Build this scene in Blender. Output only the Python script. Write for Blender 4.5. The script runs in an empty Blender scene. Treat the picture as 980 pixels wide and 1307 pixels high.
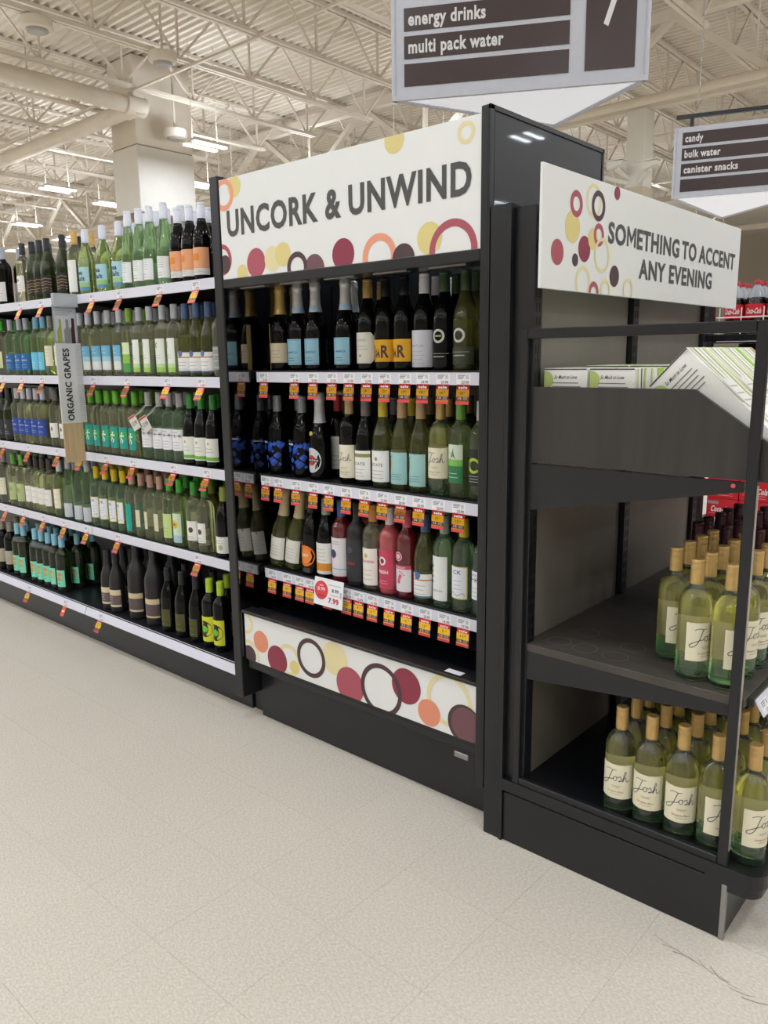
import bpy, bmesh, math, random
import numpy as np
from mathutils import Vector, Matrix
random.seed(7)
scene = bpy.context.scene
COL = scene.collection

# ------------------------------------------------------------------ camera
PPX, PPY, FPX = 490.0, 653.5, 1001.55
YAW, PITCH, ROLL = -0.72493496, -0.19385959, -0.01361279
CAM = np.array([1.136, -1.787, 1.404])
def _cam_axes():
    cy, sy, cp, sp = math.cos(YAW), math.sin(YAW), math.cos(PITCH), math.sin(PITCH)
    f = np.array([sy*cp, cy*cp, sp]); r = np.array([cy, -sy, 0.0]); u = np.cross(r, f)
    c, s = math.cos(ROLL), math.sin(ROLL)
    return np.stack([c*r+s*u, -s*r+c*u, f])
AX = _cam_axes()
cd = bpy.data.cameras.new('camera'); cam = bpy.data.objects.new('camera', cd); COL.objects.link(cam)
cd.sensor_fit = 'VERTICAL'; cd.sensor_height = 36.0; cd.lens = 36.0*FPX/1307.0
cd.clip_start = 0.05; cd.clip_end = 200
cam.matrix_world = Matrix(((AX[0][0], AX[1][0], -AX[2][0], CAM[0]), (AX[0][1], AX[1][1], -AX[2][1], CAM[1]),
                           (AX[0][2], AX[1][2], -AX[2][2], CAM[2]), (0, 0, 0, 1)))
scene.camera = cam
def on_plane(u, v, ax, val):            # pixel of the photograph -> point on an axis-aligned plane
    d = AX.T @ np.array([(u-PPX)/FPX, -(v-PPY)/FPX, 1.0])
    return CAM + d*((val-CAM[ax])/d[ax])
def to_px(P):
    q = AX @ (np.array(P, float)-CAM); return PPX+FPX*q[0]/q[2], PPY-FPX*q[1]/q[2]
def x_at(u, Y, z):                      # X of the point with pixel column u at depth Y, height z
    v = 500.0
    for _ in range(4):
        p = on_plane(u, v, 1, Y); v = to_px((p[0], Y, z))[1]
    return float(p[0])
def y_at(v, X, z, u=700.0):
    for _ in range(4):
        p = on_plane(u, v, 0, X)
    return p

# ------------------------------------------------------------------ world and exposure
w = bpy.data.worlds.new('world'); scene.world = w; w.use_nodes = True
w.node_tree.nodes['Background'].inputs[0].default_value = (0.9, 0.87, 0.82, 1)
w.node_tree.nodes['Background'].inputs[1].default_value = 0.25
vs = scene.view_settings
vs.view_transform = 'Standard'; vs.look = 'None'; vs.gamma = 1; vs.use_curve_mapping = False
vs.exposure = -2.28
LAMP_W = 190.0; UP_W = 105.0                           # watts of each ceiling strip lamp, then of its added up-light
LAMP_Z = 4.9
GRID_X = [-31.5, -28.5, -25.0, -21.8, -18.5, -15.0, -11.5, -8.0, -4.5, -1.0, 2.5, 6.0, 9.5]
GRID_Y = [-11.0, -7.6, -4.2, -1.2, 2.6, 6.55, 10.02, 14.5, 19.0, 24.6]

# ------------------------------------------------------------------ materials
def lin(h):
    if isinstance(h, tuple): return h
    h = h.lstrip('#'); o = []
    for i in (0, 2, 4):
        c = int(h[i:i+2], 16)/255; o.append(c/12.92 if c <= .04045 else ((c+.055)/1.055)**2.4)
    return tuple(o)
MATS = {}
def mat(name, col, rough=.5, metal=0, trans=0, ior=1.45, emit=0, coat=0, spec=.5, var=0, vscale=30, stretch=(1, 1, 1), bump=0):
    if name in MATS: return MATS[name]
    m = bpy.data.materials.new(name); m.use_nodes = True; MATS[name] = m
    nt = m.node_tree; b = nt.nodes['Principled BSDF']; c = lin(col)
    b.inputs['Base Color'].default_value = (*c, 1); b.inputs['Roughness'].default_value = rough
    b.inputs['Metallic'].default_value = metal; b.inputs['IOR'].default_value = ior
    b.inputs['Transmission Weight'].default_value = trans; b.inputs['Coat Weight'].default_value = coat
    b.inputs['Specular IOR Level'].default_value = spec
    if emit:
        b.inputs['Emission Color'].default_value = (*c, 1); b.inputs['Emission Strength'].default_value = emit
    if var or bump:
        tc = nt.nodes.new('ShaderNodeTexCoord'); mp = nt.nodes.new('ShaderNodeMapping')
        mp.inputs['Scale'].default_value = stretch
        nz = nt.nodes.new('ShaderNodeTexNoise'); nz.inputs['Scale'].default_value = vscale; nz.inputs['Detail'].default_value = 5
        nt.links.new(tc.outputs['Object'], mp.inputs[0]); nt.links.new(mp.outputs[0], nz.inputs['Vector'])
        if var:
            rp = nt.nodes.new('ShaderNodeValToRGB')
            rp.color_ramp.elements[0].position = .3; rp.color_ramp.elements[1].position = .7
            rp.color_ramp.elements[0].color = (*[max(0, k*(1-var)) for k in c], 1)
            rp.color_ramp.elements[1].color = (*[min(1, k*(1+var)) for k in c], 1)
            nt.links.new(nz.outputs['Fac'], rp.inputs[0]); nt.links.new(rp.outputs[0], b.inputs['Base Color'])
        if bump:
            bp = nt.nodes.new('ShaderNodeBump'); bp.inputs['Strength'].default_value = bump; bp.inputs['Distance'].default_value = .002
            nt.links.new(nz.outputs['Fac'], bp.inputs['Height']); nt.links.new(bp.outputs[0], b.inputs['Normal'])
    return m
def flat(h): return mat('print_'+h.lstrip('#'), h, .55)
BLACK = mat('black_metal', '#1b1c1f', .32, var=.12, vscale=6, bump=.02)
BLACKG = mat('black_gloss', '#101216', .33, coat=.15, var=.1, vscale=4)
SMOKED = mat('smoked_mirror', (.30, .30, .30), .06, metal=1, var=.03)
SIGNW = mat('sign_white', '#e6e6e3', .55, var=.015, vscale=3)
RAILW = mat('price_rail', '#dcdbe6', .4, var=.02, vscale=12)
PAPER = mat('paper', '#eeeef0', .6, var=.02)
GREYP = mat('grey_panel', '#736d64', .45, var=.06, vscale=9, stretch=(1, 1, .2))
WOOD = mat('dark_wood', '#322f2d', .5, var=.22, vscale=22, stretch=(1.2, 1.2, .12), bump=.05)
WOODS = mat('dark_wood_shelf', '#45403b', .5, var=.22, vscale=14, stretch=(.6, 3, 1), bump=.04)
STEEL = mat('galvanised', '#9b9a97', .35, metal=.8, var=.06)
CEIL = mat('ceiling_paint', '#dcd1c1', .75, var=.05, vscale=2)
CEIL2 = mat('joist_paint', '#dbd0c0', .6, var=.05, vscale=3)
WALLM = mat('wall_paint', '#cdc3b2', .8, var=.03, vscale=.6)
WHITE = mat('white_paint', '#e8e4dc', .5, var=.02, vscale=5)
SGREY = mat('sign_frame', '#c9cad2', .45, var=.02)
BROWN = mat('sign_brown', '#3d2d2b', .28, var=.05, vscale=8)
DIFF = mat('sign_panel_glow', '#eef0f6', .5, emit=2.0)  # emission stands in for daylight-like glow through the translucent panel, no lamp inside
LED = mat('led_tube', '#fffaf2', .5, emit=14)
DK = mat('dark_lettering', '#4a4a48', .55)

def glass(name, col, rough=.02, ior=1.45):
    return mat(name, col, rough, trans=.93, ior=ior, spec=.5)
G = {
 'dark': mat('glass_dark', '#050606', .04, ior=1.3, var=.05),
 'matte': mat('glass_black_matte', '#1c1a1b', .42, var=.05),
 'darkgreen': glass('glass_darkgreen', (.10, .16, .06)),
 'green': glass('glass_green', (.52, .74, .48)),
 'lime': glass('glass_lime', (.66, .80, .40)),
 'olive': glass('glass_olive', (.42, .44, .13)),
 'clear': glass('glass_pale', (.80, .83, .58)),
 'amber': glass('glass_amber', (.50, .36, .06)),
 'pink': mat('glass_pink', '#c5555a', .12, trans=.35, coat=.5),
 'red': mat('glass_red', '#6b0f1c', .06, trans=.3, coat=.5),
 'cola': mat('glass_cola', '#120604', .06, coat=.5),
}
def josh_glass():
    m = glass('glass_josh', (.7, .8, .4)); nt = m.node_tree; b = nt.nodes['Principled BSDF']
    tc = nt.nodes.new('ShaderNodeTexCoord'); sx = nt.nodes.new('ShaderNodeSeparateXYZ'); mr = nt.nodes.new('ShaderNodeMapRange')
    mr.inputs['From Max'].default_value = .3; rp = nt.nodes.new('ShaderNodeValToRGB')
    e = rp.color_ramp.elements; e[0].position = 0; e[0].color = (.50, .84, .60, 1); e[1].position = 1; e[1].color = (.86, .92, .78, 1)
    for p, c in ((.12, (.58, .84, .58, 1)), (.24, (.98, .99, .46, 1)), (.68, (.98, .98, .42, 1)), (.76, (.88, .93, .66, 1))):
        n = e.new(p); n.color = c
    nt.links.new(tc.outputs['Object'], sx.inputs[0]); nt.links.new(sx.outputs['Z'], mr.inputs['Value'])
    nt.links.new(mr.outputs[0], rp.inputs[0]); nt.links.new(rp.outputs[0], b.inputs['Base Color'])
    return m
G['josh'] = josh_glass(); G['josh'].node_tree.nodes['Principled BSDF'].inputs['Transmission Weight'].default_value = .975; G['josh'].node_tree.nodes['Principled BSDF'].inputs['Coat Weight'].default_value = .4

# ------------------------------------------------------------------ mesh helpers
class MB:
    def __init__(s): s.v = []; s.f = []; s.m = []; s.cur = 0; s.smooth = False
    def add(s, vs, fs, smooth=None):
        o = len(s.v); s.v += [tuple(p) for p in vs]
        for f in fs: s.f.append(tuple(i+o for i in f)); s.m.append((s.cur, s.smooth if smooth is None else smooth))
        return s
    def box(s, x0, x1, y0, y1, z0, z1, b=0):
        if b <= 0:
            s.add([(x, y, z) for x in (x0, x1) for y in (y0, y1) for z in (z0, z1)],
                  [(0, 1, 3, 2), (4, 6, 7, 5), (0, 4, 5, 1), (2, 3, 7, 6), (0, 2, 6, 4), (1, 5, 7, 3)], False)
        else:
            bm = bmesh.new(); bmesh.ops.create_cube(bm, size=1)
            for v in bm.verts:
                v.co = ((x0+x1)/2+v.co.x*(x1-x0), (y0+y1)/2+v.co.y*(y1-y0), (z0+z1)/2+v.co.z*(z1-z0))
            bmesh.ops.bevel(bm, geom=bm.edges[:], offset=b, segments=1, affect='EDGES')
            bm.verts.index_update(); s.add([v.co[:] for v in bm.verts], [[v.index for v in f.verts] for f in bm.faces], False); bm.free()
        return s
    def bar(s, p, q, w, h=None):          # square bar from p to q
        p, q = Vector(p), Vector(q); d = (q-p).normalized(); h = h or w
        up = Vector((0, 0, 1)) if abs(d.z) < .95 else Vector((0, 1, 0))
        a = d.cross(up).normalized(); c = a.cross(d).normalized()
        vs = [e+a*i*w/2+c*j*h/2 for e in (p, q) for i, j in ((-1, -1), (1, -1), (1, 1), (-1, 1))]
        return s.add(vs, [(0, 1, 2, 3)[::-1], (4, 5, 6, 7), (0, 1, 5, 4), (1, 2, 6, 5), (2, 3, 7, 6), (3, 0, 4, 7)], False)
    def tube(s, p, q, r, n=8, r2=None, cap=True):
        p, q = Vector(p), Vector(q); d = (q-p).normalized(); r2 = r if r2 is None else r2
        up = Vector((0, 0, 1)) if abs(d.z) < .95 else Vector((0, 1, 0))
        a = d.cross(up).normalized(); c = a.cross(d).normalized(); vs = []
        for e, rr in ((p, r), (q, r2)):
            vs += [e+(a*math.cos(k*2*math.pi/n)+c*math.sin(k*2*math.pi/n))*rr for k in range(n)]
        s.add(vs, [(k, (k+1) % n, n+(k+1) % n, n+k) for k in range(n)], True)
        if cap: s.add(vs, [tuple(range(n))[::-1], tuple(range(n, 2*n))], False)
        return s
    def lathe(s, prof, n=20, c=(0, 0)):
        vs = []
        for r, z in prof:
            vs += [(c[0]+r*math.cos(k*2*math.pi/n), c[1]+r*math.sin(k*2*math.pi/n), z) for k in range(n)]
        fs = []
        for i in range(len(prof)-1):
            for k in range(n):
                fs.append((i*n+k, i*n+(k+1) % n, (i+1)*n+(k+1) % n, (i+1)*n+k))
        s.add(vs, fs, True); o = len(prof)-1
        s.add(vs[:n], [tuple(range(n))[::-1]], False); s.add(vs[o*n:], [tuple(range(n))], False)
        return s
    def prism(s, pts, ax, a, b):          # 2D outline extruded along axis ax from a to b
        n = len(pts)
        def P(p, t): return {0: (t, p[0], p[1]), 1: (p[0], t, p[1]), 2: (p[0], p[1], t)}[ax]
        vs = [P(p, a) for p in pts]+[P(p, b) for p in pts]
        return s.add(vs, [tuple(range(n)), tuple(range(n, 2*n))[::-1]]+[(k, n+k, n+(k+1) % n, (k+1) % n) for k in range(n)], False)
    def mesh(s, name, mats, off=(0, 0, 0)):
        me = bpy.data.meshes.new(name)
        me.from_pydata([(x-off[0], y-off[1], z-off[2]) for x, y, z in s.v], [], s.f)
        for m in (mats if isinstance(mats, (list, tuple)) else [mats]): me.materials.append(m)
        me.polygons.foreach_set('material_index', [a for a, _ in s.m]); me.polygons.foreach_set('use_smooth', [b for _, b in s.m])
        me.update(); return me
ORG = {}
def link(name, data, parent=None):
    o = bpy.data.objects.new(name, data); COL.objects.link(o)
    if parent is not None: o.parent = parent
    return o
def part(name, mb, mats, parent):         # mesh in world coordinates, stored relative to its thing's base
    return link(name, mb.mesh(name, mats, ORG.get(parent.name, (0, 0, 0))), parent) if not isinstance(mb, bpy.types.Mesh) else link(name, mb, parent)
def sub(name, mb, mats, parent, root):    # sub-part: parent is a part of root
    return link(name, mb.mesh(name, mats, ORG.get(root.name, (0, 0, 0))), parent)
def tag(o, label=None, cat=None, group=None, kind=None):
    for k, v in (('label', label), ('category', cat), ('group', group), ('kind', kind)):
        if v: o[k] = v
    return o
def thing(name, loc, label, cat, group=None):
    o = link(name, None); o.location = loc; o.empty_display_size = .1; ORG[o.name] = tuple(loc); return tag(o, label, cat, group)
def struct(name, mb, mats):
    return tag(link(name, mb.mesh(name, mats)), kind='structure')

# ------------------------------------------------------------------ lettering (built-in font turned to meshes)
BOLD = ['UNCORK & UNWIND', 'SOMETHING TO ACCENT', 'ANY EVENING', 'ORGANIC GRAPES', 'energy drinks', 'multi pack water', '7', 'candy',
        'bulk water', 'canister snacks', 'sale', 'MARTINI', 'FRESH', 'H', 'JaR', 'Sea', 'Salt', 'Coca-Cola', '7.99', 'BEV', 'STELLA ROSA', 'K', 'CK']
BOLD += ['UNCORK', '&', 'UNWIND', 'SO', 'ETHING', 'TO', 'ACCENT', 'ANY', 'EVENING']
PRICES = ['6', '9', '10', '11', '12', '13', '14', '16', '17', '18', '19', '20', '15', '99']
LIGHT = ['So Much to Love', '27.99', '25.99', '20.99', '28.99', '24.99', '21.99', '12.99', '13.99', '14.99', '17.99', '11.99', 'BELLEZZA', 'BAREFOOT', 'ESTATE', 'MATUA', '8.99',
         'Sauvignon Blanc', 'NATURAL', 'KIM', 'LA MARCA', 'save']
TXT = {}
def build_text():
    obs = []
    for s, bold in [(s, 1) for s in BOLD+PRICES]+[(s, 0) for s in LIGHT+['H']]:
        c = bpy.data.curves.new('t', 'FONT'); c.body = s; c.size = 1; c.resolution_u = 3
        c.offset = .012 if s in PRICES else .032 if bold else .006; c.space_character = 1.1 if bold else 1.0
        obs.append((s, bold, link('t', c)))
    bpy.context.view_layer.update(); dg = bpy.context.evaluated_depsgraph_get()
    for s, bold, o in obs:
        me = bpy.data.meshes.new_from_object(o.evaluated_get(dg))
        TXT[(s, bold)] = (np.array([v.co[:2] for v in me.vertices]), [tuple(p.vertices) for p in me.polygons]); bpy.data.meshes.remove(me)
    for s, bold, o in obs:
        c = o.data; bpy.data.objects.remove(o); bpy.data.curves.remove(c)
build_text()
def join_m():                                  # the capital M drawn as clean strokes
    cap = TXT[('H', 1)][0][:, 1].max(); a, fa = TXT[('SO', 1)]; b, fb_ = TXT[('ETHING', 1)]; wM, t, g = .98*cap, .175*cap, .13*cap
    m = [(0, 0), (t, 0), (t, cap), (0, cap), (wM-t, 0), (wM, 0), (wM, cap), (wM-t, cap), (t, cap), (t, .66*cap), (wM/2, .14*cap), (wM/2, .46*cap), (wM-t, .66*cap), (wM-t, cap)]
    fm = [(0, 1, 2, 3), (4, 5, 6, 7), (8, 9, 10, 11), (11, 10, 12, 13)]
    x = a[:, 0].max()+g; m = np.array(m)+np.array((x, 0)); b = b+np.array((x+wM+g-b[:, 0].min(), 0)); o1, o2 = len(a), len(a)+len(m)
    TXT[('SOMETHING', 1)] = (np.concatenate([a, m, b]), fa+[tuple(i+o1 for i in f) for f in fm]+[tuple(i+o2 for i in f) for f in fb_])
    W = TXT[('SOMETHING', 1)][0]; r, fr_ = TXT[('TO', 1)]; q, _ = TXT[('ACCENT', 1)]
    TXT[('SOMETHING TO ACCENT', 1)] = (np.array([(W[:, 0].min(), 0), (W[:, 0].max()+np.ptp(r[:, 0])+np.ptp(q[:, 0])+.8*cap, cap)]), [])
join_m()
def clip(poly, x0, x1, y0, y1):
    for ax, val, sg in ((0, x0, 1), (0, x1, -1), (1, y0, 1), (1, y1, -1)):
        out = []
        for i in range(len(poly)):
            a, b = poly[i-1], poly[i]; da, db = sg*(a[ax]-val), sg*(b[ax]-val)
            if (da >= 0) != (db >= 0):
                t = da/(da-db); out.append((a[0]+t*(b[0]-a[0]), a[1]+t*(b[1]-a[1])))
            if db >= 0: out.append(b)
        poly = out
        if not poly: break
    return poly
class Print:
    """flat print laid on a plane or round a bottle: 2D pieces, each layer a hair prouder than the last"""
    def __init__(s, rect=None): s.items = []; s.rect = rect
    def poly(s, pts, col):
        if s.rect: pts = clip(pts, *s.rect)
        if len(pts) >= 3: s.items.append(([list(pts)], col))
        return s
    def polys(s, L, col):
        out = []
        for p in L:
            q = clip(p, *s.rect) if s.rect else p
            if len(q) >= 3: out.append(q)
        if out: s.items.append((out, col))
        return s
    def rect_(s, x0, x1, y0, y1, col, n=1):
        xs = [x0+(x1-x0)*k/n for k in range(n+1)]
        return s.polys([[(xs[k], y0), (xs[k+1], y0), (xs[k+1], y1), (xs[k], y1)] for k in range(n)], col)
    def ring(s, cx, cy, ro, ri, col, n=32, ax=1.0):
        L = []
        for k in range(n):
            a, b = 2*math.pi*k/n, 2*math.pi*(k+1)/n
            P = lambda r, t: (cx+r*ax*math.cos(t), cy+r*math.sin(t))
            L.append([P(ri, a), P(ro, a), P(ro, b), P(ri, b)] if ri > 0 else [(cx, cy), P(ro, a), P(ro, b)])
        return s.polys(L, col)
    def disc(s, cx, cy, r, col, n=32, ax=1.0):
        if s.rect: return s.ring(cx, cy, r, 0, col, n, ax)
        s.ring(cx, cy, r, r*.5, col, n, ax); a = s.items.pop()[0]; s.ring(cx, cy, r*.5, 0, col, n, ax); b = s.items.pop()[0]
        s.items.append((a+b, col)); return s
    def text(s, t, x, y, h, col, wid=None, bold=1, align='c', shear=0, rot=0):
        v, f = TXT[(t, bold)]; cap = TXT[('H', bold)][0][:, 1].max(); v = v/cap
        x0, x1 = v[:, 0].min(), v[:, 0].max(); W = (x1-x0)*h if wid is None else wid
        px = (v[:, 0]-x0)/(x1-x0)*W; py = v[:, 1]*h; px = px+py*shear
        px -= {'c': W/2, 'l': 0, 'r': W}[align]
        if rot:
            c, sn = math.cos(rot), math.sin(rot); px, py = px*c-py*sn, px*sn+py*c
        s.items.append(([[(px[i]+x, py[i]+y) for i in p] for p in f], col)); return s
    def words(s, t, x0, x1, y, h, col, bold=1):     # one piece per word, laid out as the whole line
        v, _ = TXT[(t, bold)]; a0, a1 = v[:, 0].min(), v[:, 0].max(); k = (x1-x0)/(a1-a0); L = t.split(' ')
        ws = [(TXT[(q, bold)][0][:, 0].max()-TXT[(q, bold)][0][:, 0].min()) for q in L]; gap = ((a1-a0)-sum(ws))/max(1, len(L)-1); x = x0
        for q, wq in zip(L, ws): s.text(q, x, y, h, col, wq*k, bold, align='l'); x += (wq+gap)*k
        return s
    def stroke(s, pts, wd, col, sub=4):
        P = []                                  # Catmull-Rom ribbon
        q = [pts[0]]+list(pts)+[pts[-1]]
        for i in range(1, len(q)-2):
            for k in range(sub):
                t = k/sub; a, b, c, d = [np.array(q[i+j]) for j in (-1, 0, 1, 2)]
                P.append(.5*(2*b+(c-a)*t+(2*a-5*b+4*c-d)*t*t+(3*b-a-3*c+d)*t**3))
        P.append(np.array(pts[-1])); L = []
        for a, b in zip(P[:-1], P[1:]):
            d = b-a; n = np.array([-d[1], d[0]])/(np.linalg.norm(d)+1e-9)*wd/2; e = d*.15
            L.append([tuple(a-n-e), tuple(b-n+e), tuple(b+n+e), tuple(a+n-e)])
        return s.polys(L, col)
    def each(s, f, base=.0006, step=.00012):
        for k, it in enumerate(s.items):
            p = Print(); p.items = [it]; yield p.to_mb(f, base+k*step, step)
    def to_mb(s, f, base=.0006, step=.00012):
        mb = MB(); cols = []
        for k, (L, col) in enumerate(s.items):
            if col not in cols: cols.append(col)
            mb.cur = cols.index(col)
            for p in L: mb.add([f(x, y, base+k*step) for x, y in p], [tuple(range(len(p)))], False)
        return mb, [flat(c) if isinstance(c, str) else c for c in cols]
def plane_map(O, ex, ey, n):
    O, ex, ey, n = (np.array(a, float) for a in (O, ex, ey, n))
    return lambda x, y, o: tuple(O+ex*x+ey*y+n*o)
def cyl_map(r): return lambda x, y, o: ((r+o)*math.sin(x/r), -(r+o)*math.cos(x/r), y)

# ================================================================== ROOM
TILE = .3048
T0 = on_plane(418.5, 1057, 2, 0)
def floor_mat():
    m = mat('vinyl_tile', '#c9c0b1', .33); nt = m.node_tree; b = nt.nodes['Principled BSDF']
    ge = nt.nodes.new('ShaderNodeNewGeometry'); oi = nt.nodes.new('ShaderNodeObjectInfo')
    n1 = nt.nodes.new('ShaderNodeTexNoise'); n1.inputs['Scale'].default_value = 150; n1.inputs['Detail'].default_value = 4
    n2 = nt.nodes.new('ShaderNodeTexVoronoi'); n2.inputs['Scale'].default_value = 210
    mp = nt.nodes.new('ShaderNodeMapping'); mp.inputs['Scale'].default_value = (.8, 1.25, 1); mp.inputs['Rotation'].default_value = (0, 0, .5)
    n3 = nt.nodes.new('ShaderNodeTexNoise'); n3.inputs['Scale'].default_value = 2.2
    nt.links.new(ge.outputs['Position'], mp.inputs[0])
    for n in (n1, n2): nt.links.new(mp.outputs[0], n.inputs['Vector'])
    nt.links.new(ge.outputs['Position'], n3.inputs['Vector'])
    r1 = nt.nodes.new('ShaderNodeValToRGB'); e = r1.color_ramp.elements
    e[0].position = .36; e[0].color = (*lin('#c9bfb0'), 1); e[1].position = .68; e[1].color = (*lin('#ddd5c9'), 1)
    k = e.new(.5); k.color = (*lin('#d2c9bb'), 1)
    nt.links.new(n1.outputs['Fac'], r1.inputs[0])
    r2 = nt.nodes.new('ShaderNodeValToRGB'); e = r2.color_ramp.elements
    e[0].position = .10; e[0].color = (.25, .25, .25, 1); e[1].position = .2; e[1].color = (0, 0, 0, 1)
    nt.links.new(n2.outputs['Distance'], r2.inputs[0])
    mx = nt.nodes.new('ShaderNodeMix'); mx.data_type = 'RGBA'; mx.inputs['B'].default_value = (*lin('#ece7dd'), 1)
    nt.links.new(r1.outputs[0], mx.inputs['A']); nt.links.new(r2.outputs[0], mx.inputs['Factor'])
    hs = nt.nodes.new('ShaderNodeHueSaturation')
    a = nt.nodes.new('ShaderNodeMapRange'); a.inputs['To Min'].default_value = .99; a.inputs['To Max'].default_value = 1.01
    nt.links.new(oi.outputs['Random'], a.inputs['Value']); nt.links.new(a.outputs[0], hs.inputs['Value'])
    nt.links.new(mx.outputs['Result'], hs.inputs['Color']); nt.links.new(hs.outputs[0], b.inputs['Base Color'])
    rr = nt.nodes.new('ShaderNodeMapRange'); rr.inputs['To Min'].default_value = .26; rr.inputs['To Max'].default_value = .42
    nt.links.new(n3.outputs['Fac'], rr.inputs['Value']); nt.links.new(rr.outputs[0], b.inputs['Roughness'])
    return m
VCT = floor_mat()
RX0, RX1, RY0, RY1, RZ = -34.0, 12.0, -14.0, 36.0, 6.5
NX0, NX1, NY0, NY1 = -17, 9, -7, 2          # tile indices built one by one
tx = lambda i: T0[0]+i*TILE
ty = lambda j: T0[1]+j*TILE
fb = MB()
fb.box(RX0, RX1, RY0, RY1, -.2, -.0022)
fb.cur = 1
for x0, x1, y0, y1 in ((RX0, tx(NX0), RY0, RY1), (tx(NX1), RX1, RY0, RY1), (tx(NX0), tx(NX1), RY0, ty(NY0)), (tx(NX0), tx(NX1), ty(NY1), RY1)):
    fb.box(x0, x1, y0, y1, -.0022, 0)
floor = struct('floor', fb, [mat('tile_joint', '#a59b8c', .8), VCT])
tm = MB().box(.00025, TILE-.00025, .00025, TILE-.00025, -.0022, 0).mesh('tile', VCT)
for i in range(NX0, NX1):
    for j in range(NY0, NY1):
        o = link('floor_tile', tm, floor); o.location = (tx(i), ty(j), 0)
sc = Print()                                # scuffs at the end-cap corner
for a in range(9):
    x = .50+a*.028; sc.stroke([(x, -.085-.05*math.sin(a)*.3-.006*a), (x+.03, -.093-.006*a), (x+.05, -.10-.004*a)], .0012+.0008*(a % 3), '#a89d8d')
mb_, ms_ = sc.to_mb(lambda x, y, o: (x, y, o), .0002, .00002)
tag(link('scuff_mark', mb_.mesh('scuff', ms_), floor), kind='stuff')

def wall(name, x0, x1, y0, y1): return struct(name, MB().box(x0, x1, y0, y1, 0, RZ+.1), WALLM)
wall('wall_back', RX0, RX1, RY1, RY1+.2); wall('wall_front', RX0, RX1, RY0-.2, RY0)
wall('wall_left', RX0-.2, RX0, RY0, RY1); wall('wall_right', RX1, RX1+.2, RY0, RY1)
# corrugated roof deck, flutes along X
cb = MB(); ys = []; y = RY0; P_ = .152
prof = []
while y < RY1:
    prof += [(y, RZ), (y+.045, RZ), (y+.062, RZ+.045), (y+.135, RZ+.045)]; y += P_
prof.append((RY1, RZ))
n = len(prof)
cb.add([(RX0, a, b) for a, b in prof]+[(RX1, a, b) for a, b in prof], [(k, k+1, n+k+1, n+k) for k in range(n-1)], False)
cb.box(RX0-.2, RX1+.2, RY0-.2, RY1+.2, RZ+.06, RZ+.2)
ceiling = struct('ceiling', cb, CEIL)

# roof joists along Y, each with chords and web members
JZT, JZB = RZ, 5.73
def joist(X, y0, y1, detail):
    j = link('roof_joist', None); j.location = (X, y0, JZB); ORG[j.name] = (X, y0, JZB); tag(j, kind='structure')
    L = y1-y0
    key = round(L, 2)
    if ('t', key) not in JM:
        t = MB()
        for s in (-1, 1): t.box(s*.045-.03, s*.045+.03, 0, L, JZT-JZB-.05, JZT-JZB)
        JM[('t', key)] = t.mesh('top_chord', CEIL2)
        t = MB()
        for s in (-1, 1): t.box(s*.04-.028, s*.04+.028, 0.5, L-.5, -.0, .045)
        JM[('b', key)] = t.mesh('bottom_chord', CEIL2)
        np_ = max(2, round(L/1.3)); st = L/np_; h = JZT-JZB; W = []
        for k in range(np_):
            a = k*st
            W.append(((0, a, h-.03), (0, a+st/2, .02))); W.append(((0, a+st/2, .02), (0, a+st, h-.03))); W.append(((0, a+st/2, .02), (0, a+st/2, h-.03)))
        JM[('w', key)] = W
        m_ = MB()
        for p, q in W: m_.bar(p, q, .03)
        JM[('wm', key)] = m_.mesh('web', CEIL2)
        JM[('wl', key)] = [MB().bar(p, q, .03).mesh('web_member', CEIL2) for p, q in W[:3]]; JM[('st', key)] = st
    link('top_chord', JM[('t', key)], j); link('bottom_chord', JM[('b', key)], j)
    if detail:
        for k in range(len(JM[('w', key)])):
            o = link('web_member', JM[('wl', key)][k % 3], j); o.location = (0, (k//3)*JM[('st', key)], 0)
    else: tag(link('web', JM[('wm', key)], j), kind='stuff')
JM = {}
GY = [-3.0, 10.4, 23.8]                      # girder lines
xs = [-10.95+1.53*k for k in range(-13, 15)]
for X in xs:
    for a, b in zip(GY[:-1], GY[1:]):
        joist(X, a, b, detail=(a < 0 and -17 < X < -6))
def girder(X0, X1, Y, zt, zb, w=.16):
    g = link('roof_girder', None); g.location = (X0, Y, zb); ORG[g.name] = (X0, Y, zb); tag(g, kind='structure')
    part('top_chord', MB().box(X0, X1, Y-w/2, Y+w/2, zt-.16, zt), CEIL2, g)
    part('bottom_chord', MB().box(X0, X1, Y-w/2, Y+w/2, zb, zb+.13), CEIL2, g)
    k = 0; x = X0
    while x < X1-.5:
        part('web_member', MB().bar((x, Y, zt-.1), (x+1.53, Y, zb+.06), .11, .09), CEIL2, g)
        part('web_member', MB().bar((x+1.53, Y, zb+.06), (x+3.06, Y, zt-.1), .11, .09), CEIL2, g)
        part('web_member', MB().bar((x+1.53, Y, zb+.06), (x+1.53, Y, zt-.1), .07), CEIL2, g)
        x += 3.06
    return g
girder(-10.95-3.06*7+.9, -10.95+3.06*6+.9, 10.4, JZB+.55, 5.0)
girder(-10.95-3.06*7+.9, -10.95+3.06*6+.9, 23.8, JZB+.55, 5.0)
for Y in (2.4, 5.91, 14.6, 19.0):
    struct('trim_%d' % (1+[2.4, 5.91, 14.6, 19.0].index(Y)), MB().box(-30, 11, Y-.02, Y+.02, JZB-.035, JZB), CEIL2)
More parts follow.
